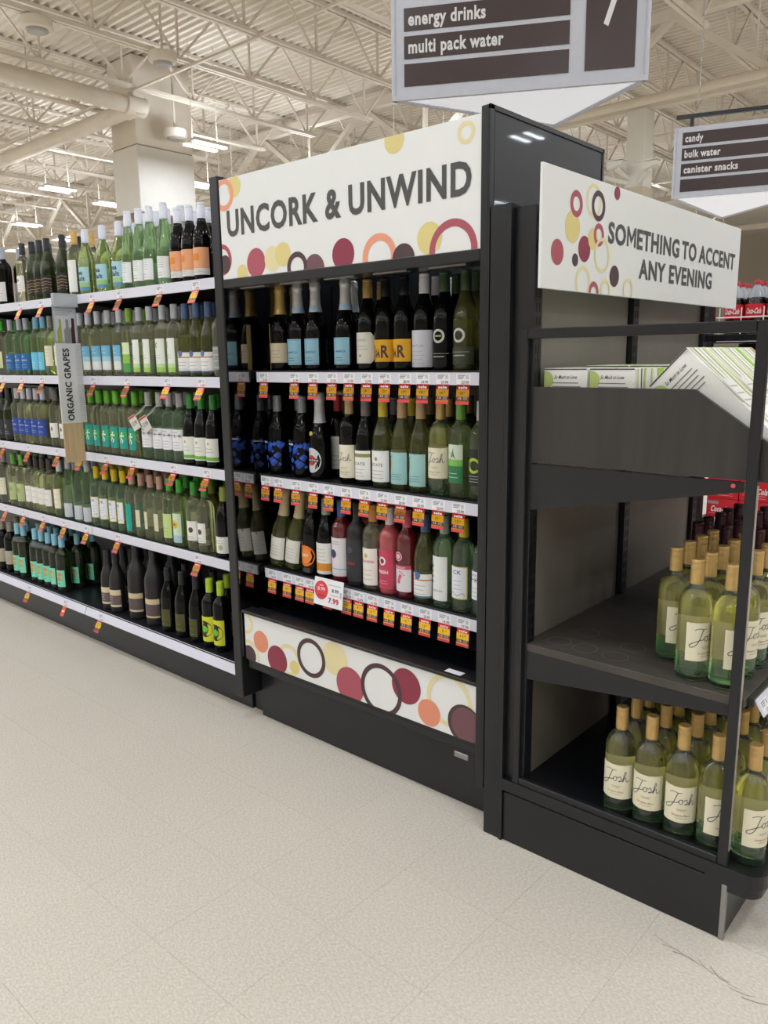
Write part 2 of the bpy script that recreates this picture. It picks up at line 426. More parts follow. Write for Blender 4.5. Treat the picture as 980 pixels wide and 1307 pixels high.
# drain pipe with an elbow
pz = 5.5; px_, py_ = -11.05, 6.0
pipe = thing('drain_pipe', (px_, py_, pz), 'long beige ceiling pipe turning a right angle under the roof joists', 'pipe')
part('pipe_run', MB().tube((px_, -3, pz), (px_, py_-.1, pz), .13, 14), CEIL2, pipe)
part('pipe_run', MB().tube((px_-.1, py_, pz), (-30, py_, pz), .13, 14), CEIL2, pipe)
part('elbow', MB().tube((px_, py_-.22, pz), (px_, py_+.13, pz), .155, 14).tube((px_-.3, py_, pz), (px_+.1, py_, pz), .15, 14), CEIL2, pipe)
for yy in (1.0, 4.2): part('hanger_rod', MB().tube((px_, yy, pz), (px_, yy, RZ), .012, 6), CEIL2, pipe)
p = on_plane(40, 190, 1, py_)
part('hanger_rod', MB().tube((p[0], py_, pz), (p[0], py_, RZ), .012, 6), CEIL2, pipe)
# sprinkler main
sp = thing('sprinkler_pipe', (-2, 9.6, 4.95), 'thin pale sprinkler pipe running under the roof girder', 'pipe')
part('pipe_run', MB().tube((-30, 9.6, 4.9), (9, 9.6, 4.9), .06, 10), CEIL2, sp)
for x in (-13.2, -8.6, -5.6, -2.5): part('hanger_rod', MB().tube((x, 9.6, 4.9), (x, 9.6, RZ), .01, 6), CEIL2, sp)
# bulkhead (boxed-in duct)
dz = 3.963; p = on_plane(180, 270, 2, dz)
du = thing('duct_housing', (p[0]-.32, p[1]+.47, dz), 'boxy beige duct housing hanging down from the roof deck', 'duct')
X1_, X0_, Y0_, Y1_ = p[0], p[0]-.80, p[1], p[1]+1.17
part('lower_box', MB().box(X0_, X1_, Y0_, Y1_, dz, 5.06, .01), WHITE, du)
part('upper_box', MB().box(X0_+.01, X1_-.01, Y0_+.01, Y1_-.01, 5.08, RZ-.002, .01), CEIL2, du)
part('seam', MB().box(X0_+.02, X1_-.02, Y0_+.02, Y1_-.02, 5.05, 5.09), mat('seam_dark', '#8d8474', .8), du)
part('soffit_grille', MB().box(X0_-.03, X1_+.03, Y0_-.03, Y1_+.03, dz-.03, dz), mat('grille_brown', '#85786a', .7), du)
# column with cameras
cp_ = on_plane(808, 250, 1, 10.25)
cx_ = cp_[0]
co = link('column_1', None); co.location = (cx_, 10.4, 0); ORG[co.name] = (cx_, 10.4, 0); tag(co, kind='structure')
part('shaft', MB().box(cx_-.15, cx_+.15, 10.25, 10.55, 0, 5.0, .01), WHITE, co)
part('shaft_cover', MB().box(cx_-.17, cx_+.17, 10.22, 10.58, 0, 3.9, .01), mat('column_beige', '#c9bda8', .6), co)
for (u, dx, g) in ((786, -1, 'left'), (830, 1, 'right'), (763, -1.25, 'l2')):
    q = on_plane(u, 214 if g != 'l2' else 224, 1, 9.95)
    c_ = thing('security_camera', (q[0], q[1], q[2]), 'white wedge shaped security camera on the column, '+{'left': 'upper one beside the black board', 'right': 'the one beside the candy sign', 'l2': 'lower one beside the black board'}[g], 'camera', 'security cameras')
    part('housing', MB().prism([(q[0]-.12, q[2]-.02), (q[0]+.12, q[2]+.02), (q[0]+.12, q[2]+.08), (q[0]-.12, q[2]+.09)], 1, q[1]-.07, q[1]+.07), WHITE, c_)
    part('sunshield', MB().box(q[0]-.15, q[0]+.14, q[1]-.09, q[1]+.09, q[2]+.09, q[2]+.102), WHITE, c_)
    part('bracket', MB().bar((q[0], q[1], q[2]-.01), (cx_+.1*(1 if dx > 0 else -1), 10.25, q[2]-.12), .05), WHITE, c_)
# round ceiling fixtures
for u, v, s_ in ((46, 24, 'beside the long pipe run'), (207, 68, 'on the second joist'), (223, 166, 'above the duct housing')):
    q = on_plane(u, v, 2, JZB-(.43 if u == 223 else .02)); r = .20
    c_ = thing('ceiling_downlight', (q[0], q[1], q[2]), 'round off-white ceiling fixture with grey lens '+s_, 'fixture', 'round ceiling fixtures')
    part('drum', MB().lathe([(r*.98, q[2]-.02), (r, q[2]-.11), (r*.8, q[2]-.13)][::-1]+[(r*.98, q[2])], 20, (q[0], q[1])), CEIL2, c_)
    part('lens', MB().lathe([(r*.5, q[2]-.165), (r*.68, q[2]-.15), (r*.7, q[2]-.125)], 20, (q[0], q[1])), mat('lens_grey', '#a29d97', .3), c_)
    part('stem', MB().tube((q[0], q[1], q[2]), (q[0], q[1], JZB+.02 if u == 46 else RZ), .018, 8), CEIL2, c_)
# LED strip lamps: a few in view, plus an added grid kept out of view
lamp_pts = []
for u, v in ((262, 188), (74, 243), (253, 237), (140, 262), (35, 288)):
    q = on_plane(u, v, 2, LAMP_Z); lamp_pts.append((q[0], q[1], True))
for X in GRID_X:
    for Y in GRID_Y:
        q = AX @ (np.array((X, Y, LAMP_Z))-CAM); vis = False
        if q[2] > 0:
            u, v = to_px((X, Y, LAMP_Z)); vis = -40 < u < 1020 and -60 < v < (306 if u < 275 else 340) and not (510 < u < 815 and v < 95) and not (290 < u < 600 and v > 240-(u-277)*.25+12) and not (705 < u < 930 and v > 205+(u-693)*.352+12)
        if not vis: lamp_pts.append((X, Y, False))  # unseen lamps added to light the aisle, column and far ceiling
lt = MB(); lt.cur = 0
for s in (-1, 1): lt.box(s*.13-.055, s*.13+.055, -.34, .34, .03, .07)
lh = lt.mesh('lamp_body', WHITE)
lt1 = [MB().box(s*.13-.045, s*.13+.045, -.32, .32, 0, .03).mesh('led_tube', LED) for s in (-1, 1)]
lr = MB().tube((0, .25, .07), (0, .25, RZ-LAMP_Z), .006, 6).tube((0, -.25, .07), (0, -.25, RZ-LAMP_Z), .006, 6).box(-.13, .13, -.27, .27, .05, .075).mesh('hanger', CEIL2)
def area(name, w_, h_, e):
    ld = bpy.data.lights.new(name, 'AREA'); ld.shape = 'RECTANGLE'; ld.size = w_; ld.size_y = h_; ld.energy = e; ld.color = (.81, .895, 1.0); return ld
LDN, LUP = area('lamp_down', .09, .64, LAMP_W/2), area('added_uplight', .3, .66, UP_W)  # second light is an up-light added to brighten the ceiling
for k, (X, Y, vis) in enumerate(lamp_pts):
    l = thing('strip_lamp', (X, Y, LAMP_Z), 'glowing white twin tube strip lamp hung below the beige roof joists', 'lamp', 'strip lamps below the roof')
    link('lamp_body', lh, l); link('hanger', lr, l)
    for m_ in lt1: link('led_tube', m_, l)
    for lx in (-.13, .13):
        lo = link('lamp_light', LDN, l); lo.location = (lx, 0, -.008)
    lo = link('lamp_light', LUP, l); lo.location = (0, 0, .085); lo.rotation_euler = (math.pi, 0, 0)

# ================================================================== BOTTLES
PROF = {
 'bord': dict(r=.0375, p=[(.030, 0), (.0360, .003), (.0375, .009), (.0375, .185), (.0368, .197), (.0335, .210), (.0255, .222), (.0175, .231), (.0150, .242), (.0145, .296)], cap=(.240, .299, .0156, .0152)),
 'bordj': dict(r=.0395, p=[(.031, 0), (.0380, .003), (.0395, .009), (.0395, .182), (.0388, .195), (.0355, .209), (.0270, .222), (.0178, .231), (.0152, .242), (.0147, .296)], cap=(.238, .299, .0158, .0154)),
 'burg': dict(r=.0388, p=[(.032, 0), (.0375, .003), (.0388, .010), (.0388, .140), (.0380, .155), (.0350, .178), (.0270, .202), (.0195, .222), (.0160, .238), (.0150, .292)], cap=(.236, .296, .0166, .0155)),
 'champ': dict(r=.0420, p=[(.035, 0), (.0405, .003), (.0420, .011), (.0420, .128), (.0412, .142), (.0380, .160), (.0300, .181), (.0232, .200), (.0198, .218), (.0178, .245), (.0160, .300)], cap=None),
 'flute': dict(r=.0365, p=[(.030, 0), (.0355, .003), (.0365, .009), (.0365, .120), (.0355, .145), (.0320, .178), (.0260, .212), (.0200, .245), (.0160, .272), (.0145, .325)], cap=(.262, .329, .0170, .0155)),
 'big': dict(r=.0470, p=[(.038, 0), (.0455, .003), (.047, .012), (.047, .200), (.0450, .220), (.0380, .243), (.0270, .268), (.0190, .286), (.0170, .304), (.0165, .347)], cap=(.300, .351, .0182, .0175)),
}
def prof_r(P, z):
    for (r0, z0), (r1, z1) in zip(P['p'][:-1], P['p'][1:]):
        if z0 <= z <= z1: return r0+(r1-r0)*(z-z0)/(z1-z0+1e-9)
    return P['p'][-1][0]
GM, CM = {}, {}
def glass_mesh(pr, g):
    if (pr, g) not in GM: GM[(pr, g)] = MB().lathe(PROF[pr]['p'], 22).mesh('bottle_glass', G[g])
    return GM[(pr, g)]
def cap_mesh(pr, col, metal=False):
    k = (pr, col, metal)
    if k in CM: return CM[k]
    P = PROF[pr]; m = mat('cap_'+col.lstrip('#')+('_m' if metal else ''), col, .34, metal=.35 if metal else 0, var=.05, vscale=60)
    mb = MB()
    if pr == 'champ':
        z0 = .203; pts = [(prof_r(P, z)+.0010, z) for z in (z0, .215, .226, .238, .25, .264, .272)]
        pts += [(.0180, .278), (.0198, .284), (.0200, .292), (.0178, .297), (.0186, .303), (.0170, .309), (.008, .312)]
        mb.lathe(pts, 20)
    else:
        z0, z1, r0, r1 = P['cap']; b = z1-z0
        mb.lathe([(r0, z0), (r0*1.0, z0+b*.55), (r0*.965, z0+b*.57), (r1*1.02, z0+b*.60), (r1*1.02, z0+b*.80), (r1*.97, z0+b*.82), (r1*1.03, z0+b*.86), (r1*1.02, z1-.002), (r1*.9, z1)], 20)
    CM[k] = mb.mesh('capsule', m); return CM[k]
KIND = {}
def kind(k, pr, g, cap, desc, z0=.05, z1=.135, w=.085, lc='#ebe7dc', pf=None, metal=False, extra=None, shape=None):
    P = PROF[pr]; r = P['r']; d = dict(pr=pr, g=g, cap=cap, metal=metal, desc=desc, lab=None, prt=None, ext=None)
    f = cyl_map(r)
    if w:
        mb = MB(); n = 14
        if shape == 'round':
            pr_ = Print(); pr_.disc(0, (z0+z1)/2, (z1-z0)/2, lc, 28, w/(z1-z0)); mb, ms = pr_.to_mb(f, .0004); d['lab'] = mb.mesh('label', ms)
        else:
            if shape == 'cut':
                c = .012; pts = [(-w/2, z0), (w/2-c, z0), (w/2, z0+c), (w/2, z1-c), (w/2-c, z1), (-w/2, z1)]
                col = [clip(pts, -w/2+w*k/n, -w/2+w*(k+1)/n, 0, 1) for k in range(n)]
                for c_ in col: mb.add([f(x, y, .0004) for x, y in c_], [tuple(range(len(c_)))], True)
            else:
                xs_ = [-w/2+w*k/n for k in range(n+1)]
                mb.add([f(x, y, .0004) for y in (z0, z1) for x in xs_], [(k, k+1, n+2+k, n+1+k) for k in range(n)], True)
            d['lab'] = mb.mesh('label', flat(lc))
    if pf:
        pr_ = Print(); pf(pr_, z0, z1, w); mb, ms = pr_.to_mb(f, .0007 if w else .0003); d['prt'] = mb.mesh('label_print', ms)
    if extra: d['ext'] = extra(P)
    KIND[k] = d
def band(a, b, c): return lambda p, z0, z1, w: p.rect_(-w/2, w/2, z0+(z1-z0)*a, z0+(z1-z0)*b, c, 12)
def lines(p, z0, z1, w, col='#8b8578', n=3, a=.12, b=.4, s=.55):
    for k in range(n):
        z = z0+(z1-z0)*(a+(b-a)*k/max(1, n-1)); ww = w*s*(1-.18*(k % 2)); p.rect_(-ww/2, ww/2, z, z+.0016, col, 6)
def josh_print(p, z0, z1, w, scale=1.0, ox=0):
    h = .021*scale; x0 = -.026*scale+ox; zb = z0+(z1-z0)*.52; c = '#4c4a5c'
    S = lambda L, wd=.0013: p.stroke([(x0+x*h, zb+y*h) for x, y in L], wd*scale, c, 4)
    S([(.1, 1.15), (.5, 1.32), (1.0, 1.25), (1.35, 1.3)]); S([(.95, 1.25), (.75, .7), (.5, .0), (.15, -.5), (-.25, -.62), (-.35, -.4), (.0, -.15), (.55, .1), (.95, .2), (1.15, .5)], .0016)
    S([(1.3, .55), (1.12, .45), (1.08, .15), (1.25, .02), (1.42, .2), (1.38, .5), (1.25, .55), (1.6, .45)]); S([(1.6, .45), (1.78, .62), (1.88, .3), (1.75, .03), (1.6, .08), (1.95, .1)])
    S([(1.95, .1), (2.3, .75), (2.38, 1.1), (2.25, 1.1), (2.1, .4), (2.05, .0), (2.2, .4), (2.38, .5), (2.4, .15), (2.5, .0), (2.75, .2)])
    p.rect_(-.010, .016, z0+.036, z0+.0372, '#a59c8c', 4); p.rect_(-.008, .012, z0+.0325, z0+.0337, '#a59c8c', 4)
    p.text('Sauvignon Blanc', .001, z0+.0185, .0042, '#a1565a', .042, 0, shear=.3); p.rect_(-.012, .016, z0+.012, z0+.0131, '#a59c8c', 4)
def foil_label(P, col='#c9d7e6', z0=.206, z1=.222):
    return MB().lathe([(prof_r(P, z)+.0018, z) for z in (z0, (z0+z1)/2, z1)], 20).mesh('neck_band', flat(col))
def pour(*fs): return lambda p, z0, z1, w: [f(p, z0, z1, w) for f in fs]
TX = lambda t, h, yf, col, wid=None, bold=1, x=0, shear=0: (lambda p, z0, z1, w: p.text(t, x, z0+(z1-z0)*yf, h, col, wid, bold, shear=shear))
LN = lambda col='#8b8578', n=3, a=.12, b=.4, s=.55: (lambda p, z0, z1, w: lines(p, z0, z1, w, col, n, a, b, s))
DS = lambda x, yf, r, col, ri=0: (lambda p, z0, z1, w: p.ring(x, z0+(z1-z0)*yf, r, ri, col, 24) if ri else p.disc(x, z0+(z1-z0)*yf, r, col, 24))
BD = band
# --- kinds on the long wine run
kind('duck', 'bord', 'clear', '#23242e', 'pale bottle with navy cap and white duck-motif label', .055, .135, .075, '#ece9e2', pour(DS(0, .72, .006, '#3a2f2a'), LN()))
kind('goldline', 'burg', 'darkgreen', '#1b1b24', 'dark bottle with black cap and gold striped label', .03, .115, .095, '#181a1e',
     lambda p, z0, z1, w: [p.stroke([(-w/2, z0+a), (-w/6, z0+a+.006), (0, z0+a-.002), (w/5, z0+a+.005), (w/2, z0+a)], .0022, '#b8945a', 3) for a in (.012, .024, .04, .052, .068)])
kind('whitetall', 'bord', 'clear', '#c9a25a', 'pale bottle with gold cap and tall blank white label', .02, .165, .085, '#edeae6', LN('#b0aca4', 2, .7, .76, .3))
kind('seasalt', 'burg', 'lime', '#d9dbe8', 'pale green bottle with white cap and sea-blue label', .02, .125, .09, '#a9cfd8', pour(BD(0, .16, '#5f93b6'), BD(.16, .34, '#9bc27a'), TX('Sea', .02, .68, '#2f4a5c', .042, x=-.006), TX('Salt', .02, .42, '#2f4a5c', .046, x=.002)))
kind('whitegreen', 'flute', 'green', '#dcdee6', 'light green bottle with white cap and square white label', .03, .115, .085, '#e9ebea', pour(LN('#9fb0a6', 5, .5, .92, .5), LN('#8b8578', 2, .12, .25, .3)))
kind('orange', 'burg', 'dark', '#dfe0ea', 'dark bottle with white cap and broad orange label', .022, .125, .105, '#e2a277', pour(BD(0, .24, '#dedad6'), lambda p, z0, z1, w: p.rect_(-.034, .012, z0+.055, z0+.08, '#e2861c', 5), LN('#a9a39c', 2, .1, .17, .4)))
kind('bluewhite', 'burg', 'dark', '#dfe0ea', 'dark bottle with white cap and blue and white label', .025, .125, .09, '#dfe6ea', BD(.45, .85, '#3b96c4'))
kind('greencap', 'bord', 'clear', '#3f9a2b', 'pale bottle with green cap and yellow-green label', .04, .13, .07, '#d6d7a8', LN('#7a8f3a', 3))
kind('bluelabel', 'bord', 'green', '#a7aab2', 'light green bottle with silver cap and blue label', .03, .115, .085, '#2f6aa6', pour(TX('BELLEZZA', .008, .55, '#dbe6f0', .05, 0), DS(0, .82, .004, '#dbe6f0'), LN('#a9c6e2', 2, .15, .3, .5)))
kind('skycap', 'bord', 'lime', '#6fb0cc', 'lime bottle with sky-blue cap and light blue label', .03, .12, .07, '#6cc0dc', LN('#d8eef5', 3))
kind('creamlab', 'bord', 'clear', '#8d8a7e', 'pale bottle with grey cap and plain cream label', .05, .15, .075, '#e4dcc2', LN('#a49a80', 3, .5, .8))
kind('bluegrad', 'bord', 'clear', '#c4c6ce', 'clear bottle with white cap and blue to white label', .03, .14, .07, '#e2e4e2', pour(BD(.55, 1, '#6fb2d4'), BD(.35, .55, '#a9cfdd'), LN('#e7f2f6', 2, .7, .85, .4)))
kind('kgreen', 'bord', 'clear', '#86b83c', 'pale bottle with lime cap and green fading label', .02, .15, .065, '#8cbf4a', pour(BD(.6, 1, '#d4e2b4'), BD(0, .3, '#4a9a50'), TX('K', .02, .72, '#6a7a5a', .018, x=-.01, shear=.3)))
kind('kwhite', 'bord', 'clear', '#b9bbc2', 'pale bottle with silver cap and tall white-green label', .02, .16, .062, '#e4e8dc', pour(BD(0, .14, '#9cc760'), BD(.14, .26, '#bcd898'), TX('K', .02, .74, '#7d857a', .018, x=-.012, shear=.3), LN('#a6aca0', 2, .42, .5, .4)))
kind('oyster', 'burg', 'olive', '#41577e', 'olive bottle with blue cap and white oyster label', .02, .10, .105, '#eae8e4', pour(BD(.72, .78, '#c98d5c'), DS(0, .93, .013, '#4a6c9c'), LN('#9aa0a8', 3, .15, .5), BD(0, .08, '#5b6f8c')))
kind('edgeclear', 'bord', 'clear', '#b9bbc2', 'clear bottle with silver cap and grey lettering', .03, .12, .06, '#8f948e', LN('#e0e0dc', 4, .1, .9))
kind('crest', 'burg', 'darkgreen', '#1f2024', 'dark bottle with black cap and charcoal crest label', .03, .12, .09, '#2d2f33', pour(DS(0, .6, .009, '#b8b8b4', .006), LN('#a8a8a4', 2, .12, .25)))
kind('royal', 'bord', 'clear', '#c6c8d0', 'pale bottle with silver cap and royal blue label', .05, .135, .085, '#2c4a9c', pour(TX('BELLEZZA', .006, .55, '#dfe4f0', .05, 0), LN('#9fb0d8', 2, .2, .3), DS(0, .82, .004, '#dfe4f0')))
kind('diamond', 'bord', 'clear', '#6f6a5c', 'pale bottle with taupe cap and white diamond label', .05, .125, .07, '#eae8e2', pour(lambda p, z0, z1, w: p.poly([(0, z0+.03), (.009, z0+.045), (0, z0+.06), (-.009, z0+.045)], '#8a5a3a'), LN('#9a958c', 2, .12, .25)))
def runner(p, z0, z1, w):
    c = '#eef2ee'; zc = z0+.045
    p.disc(.004, zc+.028, .004, c, 10)
    for L in ([(.003, zc+.023), (.0, zc+.012), (-.001, zc+.002)], [(-.001, zc+.002), (.008, zc-.008), (.002, zc-.018)], [(-.001, zc+.002), (-.007, zc-.010), (-.012, zc-.016)], [(.002, zc+.019), (.010, zc+.012), (.013, zc+.018)], [(.001, zc+.018), (-.008, zc+.016), (-.010, zc+.006)]):
        p.stroke(L, .0042, c, 2)
kind('runner', 'bord', 'clear', '#5fae1f', 'pale bottle with bright green cap and teal runner label', .035, .135, .058, '#1f9a8c', pour(BD(.4, .8, '#35a86a'), runner))
def barb(p, z0, z1, w):
    z = z0+.062; p.rect_(-w/2, w/2, z, z+.0022, '#2a2a2c', 10)
    for x in (-.024, 0, .024):
        p.stroke([(x-.004, z-.005), (x+.004, z+.007)], .0016, '#2a2a2c', 1); p.stroke([(x+.004, z-.005), (x-.004, z+.007)], .0016, '#2a2a2c', 1)
kind('barb', 'bord', 'green', '#a8a4a6', 'green bottle with grey cap and white barbed-wire label', .055, .145, .085, '#e9e8ea', pour(barb, LN('#a2a2a4', 3, .12, .4), TX('ESTATE', .006, .84, '#77777a', .032, 0)))
kind('darkgreencap', 'burg', 'dark', '#2f7d2c', 'dark bottle with green cap and white label edged green', .025, .12, .09, '#e6e4dc', pour(BD(.05, .2, '#6fae3c'), DS(0, .78, .006, '#b9a06a'), LN('#9a958c', 2, .4, .55)))
kind('pattern', 'bord', 'clear', '#6cab45', 'pale bottle with green cap and patterned green label', .035, .135, .075, '#b9c48c', pour(DS(0, .62, .016, '#7f9458', .012), DS(0, .62, .006, '#5c6b44'), LN('#7f9458', 3, .1, .3)))
kind('whitelab', 'bord', 'clear', '#3c3634', 'pale bottle with brown cap and white script label', .045, .135, .08, '#ece8e0', pour(LN('#b59a7a', 2, .7, .78, .7), LN('#aaa398', 2, .3, .4)))
kind('cream2', 'bord', 'lime', '#c9c9cf', 'lime bottle with white cap and cream label', .045, .15, .07, '#ece6cc', LN('#b3aa8e', 3, .2, .7))
kind('yellowdot', 'flute', 'green', '#b5b7bc', 'slender green bottle with yellow dotted grey label', .012, .085, .08, '#c9ccd2', pour(DS(-.02, .86, .007, '#e3cb3a'), LN('#9aa0ac', 4, .15, .65, .5)))
def border(p, z0, z1, w):
    c = '#d8c63c'
    for a in ((-w/2, w/2, z0, z0+.003), (-w/2, w/2, z1-.003, z1), (-w/2, -w/2+.003, z0, z1), (w/2-.003, w/2, z0, z1)): p.rect_(*a, c, 10 if a[1]-a[0] > .01 else 1)
    p.text('CK', 0, z1-.024, .012, '#7a86a0', .03, 1)
    p.stroke([(-w/2+.008, z0+.012), (-w/4, z0+.02), (0, z0+.01), (w/4, z0+.02), (w/2-.008, z0+.012)], .0025, '#9aa6bc', 3)
kind('yellowedge', 'bord', 'green', '#d6bb1e', 'green bottle with yellow cap and white label edged yellow', .045, .15, .068, '#e6e7ec', pour(border, LN('#a8aeba', 3, .3, .55, .45)))
kind('teal', 'bord', 'clear', '#c49a86', 'pale bottle with pink cap and plain teal label', .02, .15, .058, '#12a091', LN('#8fd4ca', 2, .15, .2, .4))
kind('rosecap', 'bord', 'clear', '#b88e7c', 'clear yellow bottle with rose-gold cap and slim label', .05, .13, .03, '#d9d3b4', LN('#9c9474', 2))
kind('limelab', 'bord', 'lime', '#43a02c', 'lime bottle with green cap and pale green label', .03, .14, .065, '#c2d488', LN('#7f9a4a', 3))
kind('sunflower', 'bord', 'lime', '#3da62c', 'lime bottle with green cap and yellow flower label', .02, .15, .07, '#cfe0c4', pour(DS(0, .62, .019, '#e3c02c'), DS(0, .62, .007, '#7a5a1e'), BD(0, .25, '#a9c7d2')))
kind('greencap2', 'bord', 'clear', '#3b8a34', 'pale bottle with green cap and white animal label', .045, .13, .07, '#e8e6de', pour(DS(.006, .55, .012, '#4a4038'), LN('#8b8578', 2, .1, .2)))
kind('oliveamber', 'burg', 'amber', '#8f9a3e', 'amber bottle with olive cap and white label', .02, .09, .09, '#e6e4da', pour(DS(0, .45, .012, '#9aa06a'), LN('#8b8578', 2, .1, .2)))
kind('olivedark', 'burg', 'dark', '#8f9a3e', 'dark bottle with olive cap and white label', .02, .09, .09, '#e8e6de', pour(DS(.01, .35, .012, '#b2b77c'), LN('#8b8578', 2, .6, .75)))
kind('mint', 'bord', 'darkgreen', '#86bccb', 'dark green bottle with blue cap and mint label', .03, .12, .07, '#7fe0c0', pour(lambda p, z0, z1, w: p.disc(0, z0+.055, .026, '#c79a52', 24), DS(0, .2, .004, '#2a4a40')))
kind('mauve', 'burg', 'matte', '#1f1c1f', 'matte black bottle with cream and mauve label', .03, .115, .105, '#d8c9a2', pour(BD(.12, .68, '#6b5a5c'), LN('#e0d4bc', 3, .25, .55, .25)))
kind('mauvebig', 'big', 'matte', '#1f1c1f', 'large matte black bottle with cream and mauve label', .04, .13, .12, '#cdbd93', BD(.1, .72, '#5a4c4e'))
kind('plaindark', 'burg', 'dark', '#17171a', 'plain dark bottle with black cap and dim olive label', .03, .11, .07, '#4b4a22', LN('#8a862e', 2))
kind('limering', 'bord', 'dark', '#a6c034', 'dark bottle with lime cap and yellow ringed label', .03, .14, .085, '#d2d431', pour(DS(0, .5, .036, '#26281e'), DS(0, .5, .015, '#6cbf3a')))
kind('taupetop', 'bord', 'dark', '#8d8574', 'dark bottle with taupe cap and beige label', .05, .13, .08, '#b3a994', LN())
kind('silverdark', 'bord', 'dark', '#9fa4ab', 'dark bottle with silver cap and white label', .02, .12, .085, '#dad8d4', LN())
# --- kinds in the framed display
bl = lambda P: foil_label(P, '#a9c8e4', .206, .222)
kind('prosecco', 'champ', 'dark', '#cfcfd0', 'sparkling bottle with silver foil and pale blue label', .022, .112, .078, '#8fbdd0', pour(lambda p, z0, z1, w: [p.rect_(a, b, c, d, '#5d8fa6', 8) for a, b, c, d in ((-.036, .036, z0+.003, z0+.0042), (-.036, .036, z1-.0042, z1-.003))], TX('LA MARCA', .007, .45, '#3c5f74', .05, 0), LN('#3c5f74', 2, .15, .25, .4)), metal=True, extra=bl)
kind('goldfoil', 'champ', 'dark', '#c6a765', 'sparkling bottle with gold foil and beige label', .03, .1, .09, '#cfc0a6', pour(lambda p, z0, z1, w: p.rect_(-.044, -.028, .004, .17, '#c2a566', 3), LN('#a08f70', 3, .25, .6, .4)), metal=True)
kind('cutcream', 'burg', 'dark', '#c2a162', 'dark bottle with gold cap and clipped-corner cream label', .025, .125, .095, '#d9d6c9', pour(TX('ESTATE', .007, .72, '#8d8878', .036, 0), DS(-.004, .25, .005, '#a89a6c'), LN('#a9a494', 2, .45, .55)), shape='cut', metal=True)
kind('yellow', 'burg', 'dark', '#14151a', 'dark bottle with black cap and bright yellow label', .03, .1, .105, '#dca41c', pour(TX('JaR', .038, .2, '#4a2c34', .066, 1)))
kind('whitecap', 'burg', 'dark', '#e4e3ec', 'dark bottle with white cap and broad white label', .012, .125, .105, '#cfcfd6', pour(TX('MATUA', .007, .55, '#9c9ca6', .05, 0), LN('#a9a9b2', 4, .1, .42, .5)))
kind('ringdark', 'burg', 'dark', '#4d6149', 'dark bottle with green cap and white ring emblem', .05, .12, 0, '#000000', lambda p, z0, z1, w: [p.ring(0, .105, .021, .014, '#c2c4be', 28), p.rect_(-.011, .011, .103, .108, '#a89a5c', 3), p.rect_(-.035, .035, .052, .0532, '#a7a99c', 8), p.rect_(-.02, .02, .042, .045, '#a7a99c', 5)], metal=True)
kind('ringolive', 'burg', 'olive', '#4d6149', 'olive bottle with green cap and white ring emblem', .02, .07, .1, '#3a3f2e', lambda p, z0, z1, w: [p.ring(0, .105, .021, .014, '#c9cac6', 28), p.rect_(-.011, .011, .103, .108, '#33352c', 3), p.rect_(-.035, .035, .056, .0572, '#b7b9ac', 8), p.rect_(-.02, .02, .045, .048, '#b7b9ac', 5)], metal=True)
kind('tan', 'bord', 'clear', '#4d6149', 'pale bottle with green cap and tan label', .03, .15, .08, '#bfa878', LN('#8d7a50', 4, .2, .8))
def roses(p, z0, z1, w):
    random.seed(3)
    for k in range(26):
        x, z = random.uniform(-.05, .05), random.uniform(.03, .125); r = random.uniform(.004, .009)
        for a in range(4): p.disc(x+r*.7*math.cos(a*1.57), z+r*.7*math.sin(a*1.57), r*.75, ['#2348a8', '#2f5fc4', '#1c3a8a'][(a+k) % 3], 8)
    p.rect_(-.03, .0, .12, .126, '#b9c2d2', 4)
kind('roses', 'burg', 'dark', '#7f8186', 'black bottle with silver cap painted with blue roses', .05, .12, 0, '#000000', roses, metal=True)
kind('martini', 'champ', 'dark', '#b4b3b4', 'sparkling bottle with silver foil and oval red label', .025, .115, .08, '#c6c7ca', lambda p, z0, z1, w: [p.disc(0, .07, .019, '#b8322c', 20), p.rect_(-.037, .037, .064, .077, '#1d1d20', 8), p.text('MARTINI', 0, .0675, .006, '#d8d8d8', .056, 1)], metal=True, shape='round',
     extra=lambda P: MB().tube((-.006, -.036, .165), (-.006, -.0375, .165), .009, 12).mesh('medal', flat('#c9a94e')))
kind('joshdark', 'bord', 'dark', '#b59a64', 'dark bottle with tan cap and cream script label', .02, .135, .085, '#e3ddc4', josh_print)
kind('vineyard', 'burg', 'dark', '#6b6260', 'dark bottle with taupe cap and white vineyard label', .02, .12, .095, '#eceae4', pour(BD(.78, .9, '#8a8a4a'), TX('ESTATE', .010, .5, '#55504a', .056, 0), LN('#a7a298', 3, .12, .35)))
kind('yellowcap', 'burg', 'olive', '#c0ad2c', 'olive bottle with yellow cap and white label', .02, .125, .095, '#e9e8e6', pour(TX('ESTATE', .010, .5, '#55504a', .05, 0), DS(0, .74, .006, '#a48a5a'), LN('#a7a298', 3, .12, .35)))
kind('giraffe', 'burg', 'olive', '#b08f6a', 'olive bottle with copper cap and pale teal giraffe label', .02, .125, .092, '#9cc6c4', pour(lambda p, z0, z1, w: [p.stroke([(-.022, z0+.045), (-.018, z0+.07), (-.02, z0+.09)], .007, '#8a6a3c', 3), p.stroke([(-.02, z0+.09), (-.012, z0+.092)], .005, '#8a6a3c', 2)], LN('#5f8c8a', 3, .15, .3, .6)))
def back_label(P):
    r = P['r']-.0012; n = 12; w = .082; mb = MB(); xs_ = [-w/2+w*k/n for k in range(n+1)]
    f = lambda x, y: (r*math.sin(x/r), r*math.cos(x/r), y)
    mb.add([f(x, y) for y in (.058, .150) for x in xs_], [(k, k+1, n+2+k, n+1+k) for k in range(n)], True); return mb.mesh('back_label', flat('#eee6cc'))
